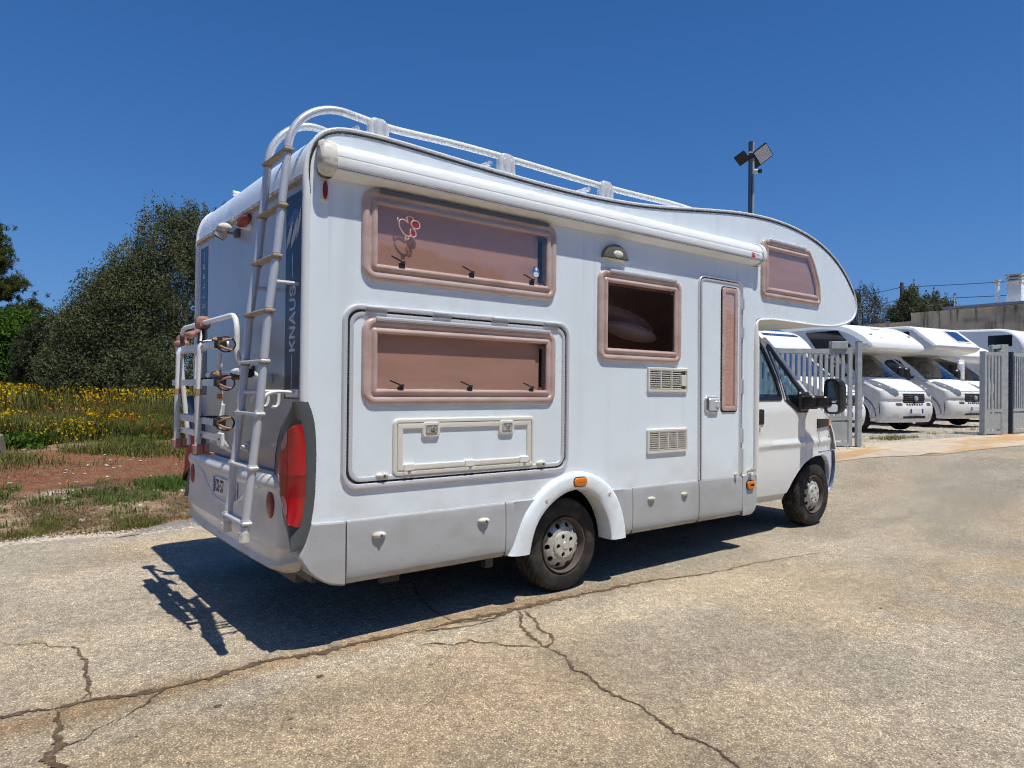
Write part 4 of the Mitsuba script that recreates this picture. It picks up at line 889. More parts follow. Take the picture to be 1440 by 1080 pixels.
# ---- cab
CY = W / 2
def cabdef(m):
    v = m.vertices.copy(); side = np.sign(v[:, 1] - CY); v[:, 0] = np.where(v[:, 0] > 5.72, 5.72 + (v[:, 0] - 5.72) * 1.22, v[:, 0]); lean = .17 * np.clip(v[:, 2] - 1.27, 0, 1) + .10 * np.clip((v[:, 0] - 5.55) / .6, 0, 1.3) ** 2.4 + .05 * np.clip((.75 - v[:, 2]) / .4, 0, 1) ** 2
    lean += -.018 * np.clip(1 - abs(v[:, 2] - .93) / .05, 0, 1)
    v[:, 1] -= side * lean; return trimesh.Trimesh(v, m.faces, process=False)
def sub_ex(poly, y0, y1, size=.05):
    ms = []
    for p in getattr(poly, 'geoms', [poly]):
        m = ex(p, y0, y1); v, f = trimesh.remesh.subdivide_to_size(m.vertices, m.faces, size, max_iter=14); ms.append(trimesh.Trimesh(v, f, process=False))
    return cat(ms)
_cabout = P_([(4.0, .43), (5.13, .428), (5.21, .546), (5.30, .635), (5.40, .706), (5.52, .757), (5.64, .782), (5.74, .785), (5.83, .762), (5.91, .706), (5.97, .63), (6.01, .53), (5.995, .36), (6.03, .36), (6.08, .46), (6.11, .58), (6.105, .70), (6.085, .80), (6.062, .93), (5.99, 1.06), (5.915, 1.165), (5.83, 1.225), (5.47, 1.44), (5.22, 1.67), (5.02, 1.845), (4.86, 1.96), (4.74, 2.03), (4.53, 2.05), (4.0, 2.05)])
_cwin = P_([(4.20, 1.39), (4.995, 1.39), (4.955, 1.56), (4.87, 1.75), (4.80, 1.87), (4.74, 1.945), (4.66, 1.975), (4.20, 1.985)]).buffer(-.02).buffer(.02)
_qwin = P_([(5.085, 1.375), (5.28, 1.262), (5.44, 1.262), (5.42, 1.44), (5.20, 1.64), (4.90, 1.925), (4.875, 1.90), (5.0, 1.64)]).buffer(-.012).buffer(.012)
_doorcut = sg.LineString([(5.425, 1.25), (5.418, 1.06), (5.436, .765)]).buffer(.004)
cd = sub(MH, 'cab_door', 'white cab door with a dark framed window')
_body = _cabout.difference(_cwin).difference(_qwin)
_door = _body.intersection(P_([(3.9, .3), (5.15, .3), (5.436, .72), (5.42, 1.06), (5.43, 1.27), (5.10, 1.6), (4.89, 1.935), (4.73, 1.995), (3.9, 2.0)]))
_fend = _body.difference(_door.buffer(.004))
part(cd, 'panel', cabdef(sub_ex(_door, .160, .190)), 'white_paint', 30)
part(MH, 'cab_shell', cabdef(sub_ex(_fend, .160, .190)), 'white_paint', 30)
part(MH, 'cab_shell', cabdef(sub_ex(_body, W - .19, W - .16, .08)), 'white_paint', 30)
part(MH, 'sill', [cabdef(ex(P_([(4.2, .36), (5.10, .366), (5.12, .427), (4.2, .427)]), .175, .24))], 'cream_plastic')
_blk = _cwin.buffer(.022).difference(_cwin.buffer(-.016)); part(cd, 'window_frame', cabdef(sub_ex(_blk, .152, .168, .08)), 'black_plastic', 30)
_qb = _qwin.buffer(.018).difference(_qwin.buffer(-.02)).union(P_([(5.25, 1.25), (5.47, 1.25), (5.475, 1.43), (5.40, 1.50), (5.33, 1.45), (5.31, 1.33)])); part(cd, 'quarter_frame', cabdef(sub_ex(_qb, .150, .166, .08)), 'black_plastic', 30)
part(cd, 'window_bar', [cabdef(sub_ex(sg.LineString([(5.055, 1.385), (5.0, 1.62), (4.90, 1.86)]).buffer(.008), .146, .150, .1))], 'aluminium')
def flat(poly, y):
    m = ex(poly, y, y + .0005); v, f = trimesh.triangulate_polygon(poly, engine='earcut') if False else trimesh.creation.triangulate_polygon(poly, engine='earcut')
    return trimesh.Trimesh(np.c_[v[:, 0], np.full(len(v), y), v[:, 1]], f, process=False)
part(cd, 'window', cabdef(flat(_cwin, .172)), 'car_glass'); part(cd, 'quarter_window', cabdef(flat(_qwin, .172)), 'car_glass')
part(MH, 'cab_window', cabdef(flat(_cwin, W - .172)), 'car_glass'); part(MH, 'cab_window', cabdef(flat(_qwin, W - .172)), 'car_glass')
part(cd, 'handle', [box(4.46, 4.655, .146, .17, 1.135, 1.285, .015), box(4.50, 4.63, .138, .15, 1.165, 1.255, .012)], 'black_plastic')
part(cd, 'handle_lock', [box(4.535, 4.60, .150, .17, 1.105, 1.134, .008), cyl([4.575, .155, 1.11], [4.575, .155, 1.062], .013, 8)], 'ladder_metal')
# nose: lofted front from the windscreen base to the bumper
NP = [(5.60, 1.43), (5.75, 1.33), (5.88, 1.245), (5.965, 1.18), (6.03, 1.10), (6.09, 1.0), (6.125, .90), (6.15, .82)]
NB = [(6.155, .815), (6.185, .76), (6.195, .68), (6.185, .58), (6.155, .48), (6.10, .40), (6.03, .355)]
NP, NB = [(x + .10 * min(1, max(0, x - 5.6) / .4), z) for x, z in NP], [(x + .10, z) for x, z in NB]
WS = [(5.62, 1.435), (5.40, 1.64), (5.16, 1.83), (4.97, 1.975)]
def nose(prof, n=36, hwf=lambda z: .985 - .17 * max(0, z - 1.27), rec=.20, ex_=4.0):
    rs = []
    for x, z in prof:
        hw = hwf(z); t = np.sin(np.linspace(-np.pi / 2, np.pi / 2, n)); y = CY + hw * t
        rs.append(np.c_[x - rec * (1 - (1 - np.abs(t) ** ex_) ** (1 / 2.6)), y, np.full(n, z)])
    return loft(rs, False)
_nhw = lambda z: .960 - .17 * max(0, z - 1.27) - .05 * max(0, min(1, (z - 1.0) / .4)) * 0
part(MH, 'bonnet', nose(NP, hwf=lambda z: .958 - .17 * max(0, z - 1.27) - .05 * max(0, 1.1 - z) * 0, rec=.13), 'white_paint', 40)
part(MH, 'front_bumper', [nose(NB, hwf=lambda z: .93, rec=.13), cabdef(sub_ex(P_([(5.91, .712), (5.975, .63), (6.015, .53), (6.0, .352), (6.03, .352), (6.09, .46), (6.12, .58), (6.118, .70), (6.10, .81), (5.9, .815), (5.75, .80), (5.86, .765)]), .150, .19, .05))], mat('bumper_blue_white', (.62, .66, .74), .4) or 'bumper_blue_white', 40)
part(MH, 'windscreen', nose(WS, rec=.30, hwf=lambda z: .94 - .17 * max(0, z - 1.27)), 'car_glass', 40)
part(MH, 'cab_roof', [nose([(4.97, 1.975), (4.85, 2.03), (4.7, 2.06)], rec=.25, hwf=lambda z: .97 - .17 * max(0, z - 1.27)), box(4.2, 4.75, .29, W - .29, 2.045, 2.06)], 'white_paint', 40)
part(MH, 'pillar', [cabdef(sub_ex(sg.LineString([(5.50, 1.45), (5.22, 1.70), (5.0, 1.885), (4.86, 1.985)]).buffer(.018), .150, .175, .08))], 'white_paint', 30)
sv = sub(MH, 'front_indicator', 'black side trim with an amber end on the front wing')
part(sv, 'trim', cabdef(sub_ex(P_([(5.665, 1.078), (5.90, 1.09), (5.90, 1.168), (5.663, 1.172)]), .142, .17, .04)), 'black_plastic', 30)
part(sv, 'lens', cabdef(sub_ex(P_([(5.90, 1.09), (5.985, 1.095), (5.985, 1.150), (5.90, 1.168)]), .140, .17, .04)), 'amber_lens', 30)
part(MH, 'wing_groove', [cabdef(sub_ex(P_([(5.684, 1.076), (5.715, 1.076), (5.71, .90), (5.695, .885), (5.687, .92)]), .154, .162, .05))], 'aluminium', 30)
part(MH, 'wing_seam', [cabdef(sub_ex(sg.LineString([(5.70, .822), (6.08, .818)]).buffer(.003), .1545, .17, .06))], 'dark_grey')
part(MH, 'wheel_liner', [box(5.15, 6.0, .45, .50, .35, 1.0), box(5.15, 6.0, .2, .5, .96, .98), box(5.14, 5.17, .22, .5, .4, .9), box(5.15, 6.0, W - .5, W - .45, .35, 1.0), box(5.1, 6.0, .5, W - .5, .45, .47)], 'dark_void')
mr = sub(MH, 'mirror', 'large black cab mirror on a wide arm')
part(mr, 'arm', [box(5.30, 5.43, .0, .19, 1.285, 1.425, .02), box(5.35, 5.48, -.10, .03, 1.30, 1.42, .02), box(5.27, 5.46, .125, .165, 1.262, 1.46, .02)], 'black_plastic')
rs = []
for t, s in ((0, .93), (.08, 1.0), (.35, 1.0), (.65, .93), (.88, .75), (1, .40)):
    q = rrect(-.085, .085, -.180, .180, .06, 8) * s; rs.append(np.c_[5.42 + .19 * t + 0 * q[:, 0], -.120 + q[:, 0], 1.417 + q[:, 1]])
part(mr, 'shell', loft(rs, True, False, True), 'black_plastic', 50)
def yzplate(ring, x): m = plate(np.array(ring), 0); v = m.vertices; return trimesh.Trimesh(np.c_[np.full(len(v), x), v[:, 0], v[:, 2]], m.faces, process=False)
mat('mirror_glass', (.62, .66, .70), .03, metallic=1.0)
part(mr, 'back', yzplate(rrect(-.197, -.043, 1.245, 1.590, .05), 5.4205), 'black_plastic')
part(mr, 'glass', yzplate(rrect(-.185, -.080, 1.352, 1.575, .04), 5.4185), 'mirror_glass'); part(mr, 'lower_glass', yzplate(rrect(-.185, -.080, 1.258, 1.338, .025), 5.4185), 'mirror_glass')
# inside the cab
part(MH, 'cab_seat', [box(4.25, 4.75, .35, .85, .75, .98, .06), box(4.25, 4.42, .38, .82, .95, 1.50, .05), box(4.27, 4.40, .5, .7, 1.5, 1.66, .04), box(4.25, 4.75, W - .85, W - .35, .75, .98, .06), box(4.25, 4.42, W - .82, W - .38, .95, 1.5, .05)], 'dark_grey')
part(MH, 'dashboard', [box(5.05, 5.55, .28, W - .28, .75, 1.36, .08), box(4.2, 5.6, .30, W - .3, .46, .55)], 'dark_grey')
a = np.linspace(0, 2 * np.pi, 28, endpoint=False); part(MH, 'steering_wheel', tube(np.c_[4.98 + .10 * np.sin(a), W - .62 + .19 * np.cos(a), 1.33 + .16 * np.sin(a)], .014, 8, closed=True), 'black_plastic', True)
part(MH, 'partition', [box(4.16, 4.19, .04, W - .04, .45, 1.2), box(3.38, 3.40, .04, W - .04, .45, 2.8)], 'interior_brown')

# ------------------------------------------------------------------ gates and posts
def place(ms, o, ang):
    """local (u along, v across, z) to world at o, turned by ang"""
    m = cat(ms) if isinstance(ms, list) else ms
    v = m.vertices; c, s = math.cos(ang), math.sin(ang)
    return trimesh.Trimesh(np.c_[o[0] + c * v[:, 0] - s * v[:, 1], o[1] + s * v[:, 0] + c * v[:, 1], o[2] + v[:, 2]], m.faces, process=False)
def gate(name, label, o, ang, L, H, n, foot=.50, group=None, th=.05, first=.12, slat_w=.062, block=None):
    k = thing(name, label, 'gate', group)
    P = lambda nm, ms, m='galvanised', lb=None: part(k, nm, place(ms, o, ang), m, label=lb)
    P('frame', [box(0, .07, -th / 2, th / 2, .03, H), box(L - .07, L, -th / 2, th / 2, .03, H), box(.07, L - .07, -th / 2, th / 2, H - .09, H - .002), box(.07, L - .07, -th / 2, th / 2, foot, foot + .07), box(.07, L - .07, -th / 2, th / 2, .03, .10)])
    P('foot_panel', [box(.075, L - .075, -.012, .012, .135, foot - .035)])
    P('tab', [box(.07 + (L - .14) * t - .02, .07 + (L - .14) * t + .02, -.010, .010, z0, z1) for t in (.03, .35, .65, .97) for z0, z1 in ((.10, .136), (foot - .036, foot))])
    for i in range(n):
        u = first + (L - 2 * first) * (i + .5) / n
        P('slat', [box(u - slat_w / 2, u + slat_w / 2, -.02, .02, foot + .07, H - .09)])
    return k, P
zg = gz(11.9, 2.7)
r_ang = math.atan2(.614, -.789)                        # the open leaf swings back from its post
gk, GP = gate('gate_leaf', 'grey slatted gate leaf swung open beside the cab of the motorhome', (11.83, 2.78, zg - .01), r_ang, 3.2, 1.885, 28, .53, slat_w=.056)
GP('lock_box', [box(.10, .42, -.06, .06, 1.885, 2.03, .01)], 'galvanised')
pk = thing('gate_post', 'galvanised gate post with a rusty foot at the end of the left gate leaf', 'post')
part(pk, 'tube', place([box(-.046, .046, -.05, .05, 0, 2.03, .006)], (11.93, 2.70, zg - .02), r_ang), 'galvanised')
part(pk, 'cap', place([box(-.048, .048, -.052, .052, 2.031, 2.04)], (11.93, 2.70, zg - .02), r_ang), 'dark_grey')
part(pk, 'foot', place([box(-.09, .09, -.09, .09, 0, .035)], (11.93, 2.70, zg - .02), r_ang), 'rusty_rim')
zr = gz(18.3, 2.4)
gk2, GP2 = gate('gate_leaf', 'narrow grey slatted gate panel left of the right gate post', (17.83, 2.50, zr), math.atan2(-.20, .55), .62, 2.02, 4, .56, first=.09, slat_w=.05)
GP2('end_stile', [box(-.06, .0, -.07, .07, 0, 2.03, .004)])
GP2('wheel_bracket', [box(.62, .74, -.03, .03, .52, .57), box(.62, .74, -.03, .03, .16, .2)])
pk = thing('gate_post', 'taller grey gate post with a lock box between the two right gate panels', 'post')
part(pk, 'tube', place([box(-.115, .115, -.07, .07, 0, 2.24, .006)], (18.62, 2.36, zr - .02), -.35), 'galvanised')
part(pk, 'lock_box', place([box(-.40, -.116, -.05, .05, 1.96, 2.22, .006)], (18.62, 2.36, zr - .02), -.35), 'galvanised')
part(pk, 'keyhole', place([box(-.36, -.22, -.056, -.05, 2.06, 2.12), box(-.2, -.13, -.06, -.05, 2.04, 2.14)], (18.62, 2.36, zr - .02), -.35), 'black_plastic')
part(pk, 'roller', place([cyl([-.15, -.05, 2.05], [-.15, -.11, 2.05], .04, 10)], (18.62, 2.36, zr - .02), -.35), 'bright_metal')
gk3, GP3 = gate('gate_leaf', 'wide grey slatted gate leaf at the right edge of the photo', (18.84, 2.24, zr + .01), -.11, 4.2, 2.02, 34, .56, slat_w=.052)
GP3('hinge_stile', [box(-.075, -.005, -.06, .06, 0.02, 2.03, .004)], 'navy')

# ------------------------------------------------------------------ parked campers
CW, CT = 1.0, .33
def van(label, xc, yf, zg, body, wheels=True, tint='far_glass', extras=(), rot=0.0, mirror='black'):
    """a camper on a van base; local x across, d back from the bumper, z above its ground"""
    k = thing('parked_camper', label, 'motorhome', 'white campers parked in the yard')
    ca, sa = math.cos(rot), math.sin(rot)
    def Wd(m):
        m = cat(m) if isinstance(m, list) else m
        v = m.vertices; return trimesh.Trimesh(np.c_[xc + ca * v[:, 0] - sa * v[:, 1], yf + sa * v[:, 0] + ca * v[:, 1], zg + v[:, 2]], m.faces, process=False)
    P = lambda nm, m, b, s=False, lb=None: part(k, nm, Wd(m), b, s, lb)
    hw = lambda z: 1.0 - .20 * max(0, z - 1.15)
    def S(d, z, t, off=0.0):
        """point on the front: t from -1 (left) to 1"""
        rec = .27 + .12 * max(0, z - 1.0); t = np.asarray(t, float)
        dd = d + rec * (1 - (1 - np.abs(t).clip(0, 1) ** 3.6) ** (1 / 2.2)) - off
        return np.c_[hw(z) * t * (1 + off * .3), dd, np.full(np.shape(t), z)]
    def SN(d, z, t, off):
        """a point pushed off the front along its normal"""
        e = 1e-3; p0 = S(d, z, [t])[0]; a = S(d, z, [t + e])[0] - S(d, z, [t - e])[0]; d2 = np.interp(z + .01, _fz, _fd) - np.interp(z - .01, _fz, _fd); b = np.array([0, d2, .02])
        n_ = np.cross(a, b); n_ /= np.linalg.norm(n_); return p0 + off * (n_ if n_[1] < 0 else -n_)
    _fz = [.24, .30, .40, .50, .60, .70, .76, .82, .90, .98, 1.03, 1.07, 1.15, 1.25, 1.33, 1.375]; _fd = [.10, .05, .02, 0, 0, .02, .06, .04, .04, .07, .10, .16, .30, .50, .68, .80]
    tt = np.sin(np.linspace(-np.pi / 2, np.pi / 2, 36))
    pb = [(.10, .24), (.05, .30), (.02, .40), (.0, .50), (.0, .60), (.02, .70), (.06, .76), (.06, .78), (.04, .82), (.04, .90), (.07, .98), (.10, 1.03)]
    P('bumper', loft([S(d, z, tt) for d, z in pb], False), 'far_white', 50)
    pn = [(.10, 1.03), (.16, 1.07), (.30, 1.15), (.50, 1.25), (.68, 1.33), (.80, 1.375)]
    P('bonnet', loft([S(d, z, tt) for d, z in pn], False), 'far_white', 50)
    pw = [(.84, 1.385), (1.10, 1.62), (1.35, 1.82), (1.56, 1.97), (1.66, 2.02)]
    tw = np.linspace(-.86, .86, 30)
    P('windscreen', loft([S(d, z, tw) for d, z in pw], False), tint, 50)
    for s in (-1, 1): P('pillar', loft([S(d, z, s * np.linspace(.86, 1, 8)) for d, z in [(.76, 1.36)] + pw], False), 'far_white', 50)
    P('cowl', loft([S(d, z, tt * .9, .004) for d, z in ((.80, 1.378), (.86, 1.395))], False), 'black_plastic', 50)
    P('wiper', [tube([S(.86, 1.40, [-.25], .02)[0], S(.98, 1.50, [.42], .02)[0]], .010, 5), tube([S(.86, 1.40, [.1], .02)[0], S(.94, 1.47, [.75], .02)[0]], .010, 5)], 'black_plastic')
    for s in (-1, 1):
        top = [(.44, .985), (.60, 1.005), (.72, 1.0), (.86, .97)]
        rs = []
        for u in np.linspace(0, 1, 12):
            t_ = np.interp(u, [0, 1], [.58, .955]); zc = np.interp(u, [0, 1], [.99, 1.20]); hh = .165 * math.sin(math.pi * (.10 + .80 * u)) + .01
            row = []
            for w_ in np.linspace(-1, 1, 7):
                z = zc + w_ * hh; row.append(SN(np.interp(z, _fz, _fd), z, s * t_, .014))
            rs.append(row)
        P('headlight', loft(rs, False), 'headlamp', 50)
        for t_, zz_ in ((.72, 1.06), (.86, 1.14)): P('headlight_bowl', ellipsoid(SN(np.interp(zz_, _fz, _fd), zz_, s * t_, .012), (.055, .03, .04), 2), 'headlamp_bowl', True)
    def patch(t0, t1, z0, z1, off, nt=10, nz=6):
        dz = lambda z: np.interp(z, [q[1] for q in pb], [q[0] for q in pb])
        return loft([S(dz(z), z, np.linspace(t0, t1, nt), off) for z in np.linspace(z0, z1, nz)], False)
    P('panel_gap', patch(-.95, .95, 1.012, 1.026, .003, 24, 2), 'dark_grey', 50)
    P('panel_gap', patch(-.90, -.46, .755, .765, .003, 16, 2), 'dark_grey', 50); P('panel_gap', patch(.46, .90, .755, .765, .003, 16, 2), 'dark_grey', 50)
    P('grille', patch(-.43, .43, .725, .955, .010), 'black_plastic', 50)
    for i in range(4): P('grille_bar', patch(-.42, .42, .755 + .050 * i, .767 + .050 * i, .022), 'dark_grey', 50)
    P('grille_trim', [patch(-.47, .47, .957, .985, .014)], 'far_white', 50)
    P('badge', [cyl(*[S(.0 - o, .84, [0])[0] for o in (.0, .035)], .055, 18)], 'bright_metal')
    for i in range(7): P('intake', patch(-.345 + .10 * i, -.285 + .10 * i, .665, .71, .006, 3, 3), 'black_plastic')
    P('plate', [box(-.26, .26, -.035, -.015, .47, .58)], 'plate_white'); P('plate_band', [box(-.26, -.205, -.038, -.034, .472, .578), box(.205, .26, -.038, -.034, .472, .578)], 'plate_blue')
    P('lower_intake', patch(-.45, .45, .34, .40, .006), 'black_plastic', 50)
    for s in (-1, 1):
        P('fog_recess', patch(s * .70, s * .50, .66, .73, .007), 'dark_grey', 50); P('lower_recess', patch(s * .80, s * .60, .36, .46, .004), 'far_cream', 50)
    # cab sides with wheel arches
    aw = np.linspace(0, np.pi, 24); arch = [(.95 + .42 * math.cos(a), .36 + .44 * math.sin(a)) for a in aw]
    cabp = P_([(.30, .26), (.53, .26), *arch[::-1][0:0], (.53, .36)] + [(.95 - .42 * math.cos(a), .36 + .44 * math.sin(a)) for a in aw] + [(1.37, .30), (2.9, .30), (2.9, 2.1), (1.9, 2.1), (1.70, 2.03), (1.02, 1.42), (.88, 1.375), (.42, 1.10), (.32, .95)])
    swin = P_([(1.32, 1.36), (2.15, 1.36), (2.15, 1.93), (1.86, 1.95), (1.70, 1.88), (1.34, 1.50)]).buffer(-.04).buffer(.04)
    def sidepanel(poly, x0, x1):
        m = ex(poly, x0, x1); v, f = trimesh.remesh.subdivide_to_size(m.vertices, m.faces, .14, max_iter=10)
        q = np.c_[v[:, 1], v[:, 0], v[:, 2]]; sg_ = np.sign(q[:, 0]); q[:, 0] -= sg_ * .20 * np.clip(q[:, 2] - 1.15, 0, 2); return trimesh.Trimesh(q, f, process=False)
    for s in (-1, 1):
        a, b = (-.985, -.955) if s < 0 else (.955, .985)
        P('cab_side', sidepanel(cabp.difference(swin), a, b), 'far_white', 30)
        a, b = (-.990, -.984) if s < 0 else (.984, .990)
        P('side_window', sidepanel(swin.buffer(.03), a, b), 'black_glass')
        P('arch_gap', loft([np.c_[np.full(24, s * .999), .95 - r * np.cos(aw), .36 + r * np.sin(aw)] for r in (.555, .575)], False), 'dark_grey')
        fl = [np.c_[np.full(24, s * x), .95 - r * np.cos(aw), .36 + r * np.sin(aw)] for x, r in ((.98, .56), (1.005, .54), (1.03, .46), (1.02, .425), (.9, .42))]
        P('wing', loft(fl, False), 'far_white', 50)
        if mirror == 'black': P('mirror', [box(s * 1.28 - .11, s * 1.28 + .11, 1.14, 1.30, 1.36, 1.70, .05), box(min(s * .95, s * 1.2), max(s * .95, s * 1.2), 1.2, 1.28, 1.38, 1.46)], 'black_plastic')
    body(P)
    for s, d in ((-1, .95), (1, .95), (-1, 4.4), (1, 4.4)):
        key = sub(k, 'wheel')
        for nm in ('tyre', 'rim', 'hub_cap', 'rim_inside'):
            # the wheel's own outer face looks to -y; turn it to face sideways
            kk = sub(key, nm); M = T().translate([xc, yf, zg]).rotate([0, 0, 1], math.degrees(rot)).translate([s * .975, d, .335]).rotate([0, 0, 1], -90 if s < 0 else 90)
            scene[kk] = {**_wd[nm], 'to_world': M}
    P('underbody', [box(-.8, .8, .5, 6.0, .28, .45), box(-.75, .75, .45, 1.5, .45, .9)], 'dark_void'); P('wheel_well', [box(-.97, -.70, 1.39, 1.41, .3, 1.0), box(.70, .97, 1.39, 1.41, .3, 1.0), box(-.72, -.70, .5, 1.4, .3, .9), box(.70, .72, .5, 1.4, .3, .9)], 'dark_void')
    P('dashboard', [box(-.85, .85, 1.0, 1.5, .9, 1.34, .05)], 'dark_grey'); P('seat', [box(-.7, -.25, 2.0, 2.2, .8, 1.75, .08), box(.25, .7, 2.0, 2.2, .8, 1.75, .08)], 'dark_grey')
    a = np.linspace(0, 2 * np.pi, 24, endpoint=False); P('steering_wheel', tube(np.c_[.38 + .19 * np.cos(a), 1.55 + .08 * np.sin(a), 1.44 + .17 * np.sin(a)], .014, 6, closed=True), 'black_plastic', True)
    P('cab_backdrop', [box(-.9, .9, 3.2, 3.24, .6, 2.1)], 'interior_brown')
    return k
def pillow(poly, x0, x1, r=.06):
    """(d, z) outline swept across x with rounded edges"""
    p = np.array(poly.exterior.coords)[:-1]
    if not poly.exterior.is_ccw: p = p[::-1]
    p = resample(np.vstack([p, p[:1]]), 160)[:-1]; rs = []
    for t in (90, 60, 30, 0): a = math.radians(t); q = inset(p, r * (1 - math.cos(a))); rs.append(np.c_[np.full(len(q), x0 + r * (1 - math.sin(a))), q])
    rs = rs[::-1] if False else [np.c_[np.full(len(p), x0), inset(p, r)], np.c_[np.full(len(p), x0 + .3 * r), inset(p, .3 * r)], np.c_[np.full(len(p), x0 + r), p]]
    rs += [np.c_[np.full(len(p), x1 - r), p], np.c_[np.full(len(p), x1 - .3 * r), inset(p, .3 * r)], np.c_[np.full(len(p), x1), inset(p, r)]]
    body = loft(rs)
    caps = []
    for x in (x0, x1):
        q = inset(p, r); v, f = trimesh.creation.triangulate_polygon(P_(q).buffer(0), engine='earcut'); caps.append(trimesh.Trimesh(np.c_[np.full(len(v), x), v], f, process=False))
    return cat([body] + caps)
def sidepatch(pts, x, t=.012):
    m = ex(P_(pts).buffer(-.03).buffer(.03), min(x, x + t), max(x, x + t)); v = m.vertices; return trimesh.Trimesh(np.c_[v[:, 1], v[:, 0], v[:, 2]], m.faces, process=False)

def body_round(P): # over-cab nose, streamlined
    o = P_(np.vstack([[(6.6, .5), (2.25, .5), (2.25, 2.10)], bend([(2.25, 2.05), (1.4, 2.04), (.75, 2.04), (.42, 2.06), (.36, 2.11), (.42, 2.22), (.68, 2.44), (1.05, 2.64), (1.5, 2.76), (2.1, 2.80), (3.0, 2.80), (6.3, 2.78), (6.6, 2.6)], 60)]))
    P('body', pillow(o, -1.12, 1.12, .16), 'far_white', 40, 'white body with a rounded over-cab nose')
    P('nose_underside', [pillow(P_([(2.2, 2.0), (1.66, 1.99), (1.1, 2.0), (.6, 2.03), (.62, 2.06), (2.2, 2.06)]), -1.0, 1.0, .02)], 'far_cream', 40)
    P('bunk_window', [sidepatch([(.95, 2.12), (2.0, 2.12), (2.35, 2.57), (1.36, 2.57)], -1.135)], 'black_glass')
    P('side_window_panel', [sidepatch([(3.4, 1.25), (4.6, 1.25), (4.6, 1.85), (3.4, 1.85)], -1.135)], 'black_glass')
    P('roof_vent', [box(-.3, .3, 2.6, 3.2, 2.90, 3.02, .04)], 'far_white')
    P('nose_lettering', [box(-.28 + .05 * i, -.25 + .05 * i, 1.0, 1.06, 2.60, 2.632) for i in range(7)] + [tube(bend([(-.30, .97, 2.59), (0, .88, 2.55), (.22, .88, 2.55), (.30, .97, 2.60)], 14), .008, 5)], 'dark_grey')
    P('nose_lamp', [box(-.82, -.74, .66, .73, 2.40, 2.455), box(-.58, -.50, .56, .60, 2.33, 2.36), box(.74, .82, .66, .73, 2.40, 2.455)], 'dark_grey')
def body_box(P): # angular over-cab nose with a roof light
    o = P_([(6.6, .5), (2.25, .5), (2.25, 2.12), (1.0, 2.08), (.52, 2.20), (.42, 2.30), (.46, 2.36), (1.10, 2.88), (1.3, 2.93), (2.2, 2.96), (6.3, 2.92), (6.6, 2.7)])
    P('body', pillow(o, -1.14, 1.14, .09), 'far_white', 40, 'white body with an angular over-cab nose')
    P('nose_underside', [pillow(P_([(2.2, 2.08), (1.72, 2.05), (1.1, 2.10), (.60, 2.245), (.66, 2.26), (2.2, 2.2)]), -1.08, 1.08, .02)], 'far_cream', 40)
    sl = (2.88 - 2.36) / (1.10 - .46); f = lambda d, o=.012: 2.36 + sl * (d - .46) + o
    P('roof_light', [trimesh.convex.convex_hull([(x, d, f(d) + o) for x in (.20, .80) for d in (.60, .98) for o in (-.02, .02)])], 'blue_glass')
    P('roof_light_rim', [trimesh.convex.convex_hull([(x, d, f(d) + o) for x in (.15, .85) for d in (.56, 1.02) for o in (-.02, .010)])], 'cream_plastic')
    P('bunk_window', [sidepatch([(1.22, 2.40), (2.3, 2.40), (2.3, 2.76), (1.22, 2.76)], -1.155)], 'black_glass')
    P('side_window_panel', [sidepatch([(3.4, 1.25), (4.6, 1.25), (4.6, 1.85), (3.4, 1.85)], -1.155)], 'black_glass')
def body_low(P): # low profile with a curved roof cap and a roof light
    o = P_(np.vstack([[(6.4, .5), (2.3, .5), (2.3, 2.0)], bend([(2.2, 2.0), (1.75, 2.0), (1.62, 2.05), (1.72, 2.2), (2.0, 2.44), (2.45, 2.58), (3.2, 2.64), (6.2, 2.64), (6.4, 2.4)], 50)]))
    P('body', pillow(o, -1.10, 1.10, .12), 'far_white', 40, 'white low body with a curved roof cap')
    P('roof_light', [trimesh.convex.convex_hull([(x, d, z) for x in (-.35, .85) for d, z in ((1.92, 2.42), (2.55, 2.635), (1.98, 2.36), (2.55, 2.55))])], 'blue_glass')
van('white camper with a blue roof light half hidden behind the open gate leaf', 13.7, 3.85, .45, body_low, tint='blue_glass', rot=-.17)
van('white camper with a rounded over-cab nose just right of the left gate post', 17.0, 3.70, .50, body_round, rot=-.17)
van('white camper with an angular over-cab nose and a roof light left of the right gate', 21.1, 3.75, .52, body_box, rot=-.17)
def body_big(P):
    o = P_(np.vstack([[(7.0, .4), (2.25, .4), (2.25, 2.0)], bend([(2.2, 2.05), (1.2, 2.05), (.62, 2.1), (.6, 2.2), (.9, 2.45), (1.5, 2.72), (2.4, 2.84), (6.7, 2.84), (7.0, 2.6)], 50)]))
    P('body', pillow(o, -1.14, 1.14, .16), 'far_white', 40, 'white body with a rounded roof front')
    P('wide_side_window', [sidepatch([(.95, 1.32), (2.6, 1.32), (2.6, 2.0), (1.1, 2.0)], -1.152)], 'black_glass')
    P('curtain', [sidepatch([(1.9, 1.38), (2.45, 1.38), (2.45, 1.95), (1.9, 1.95)], -1.158)], 'cushion')
    P('hanging_mirror', [box(-1.45, -1.20, .46, .62, 1.35, 2.0, .06), box(-1.3, -1.0, .6, .7, 1.96, 2.06, .02)], 'far_white')
van('white coach built camper with a long white hanging mirror behind the narrow gate panel', 26.0, 4.6, .55, body_big, tint='black_glass', mirror='none', rot=-.2)
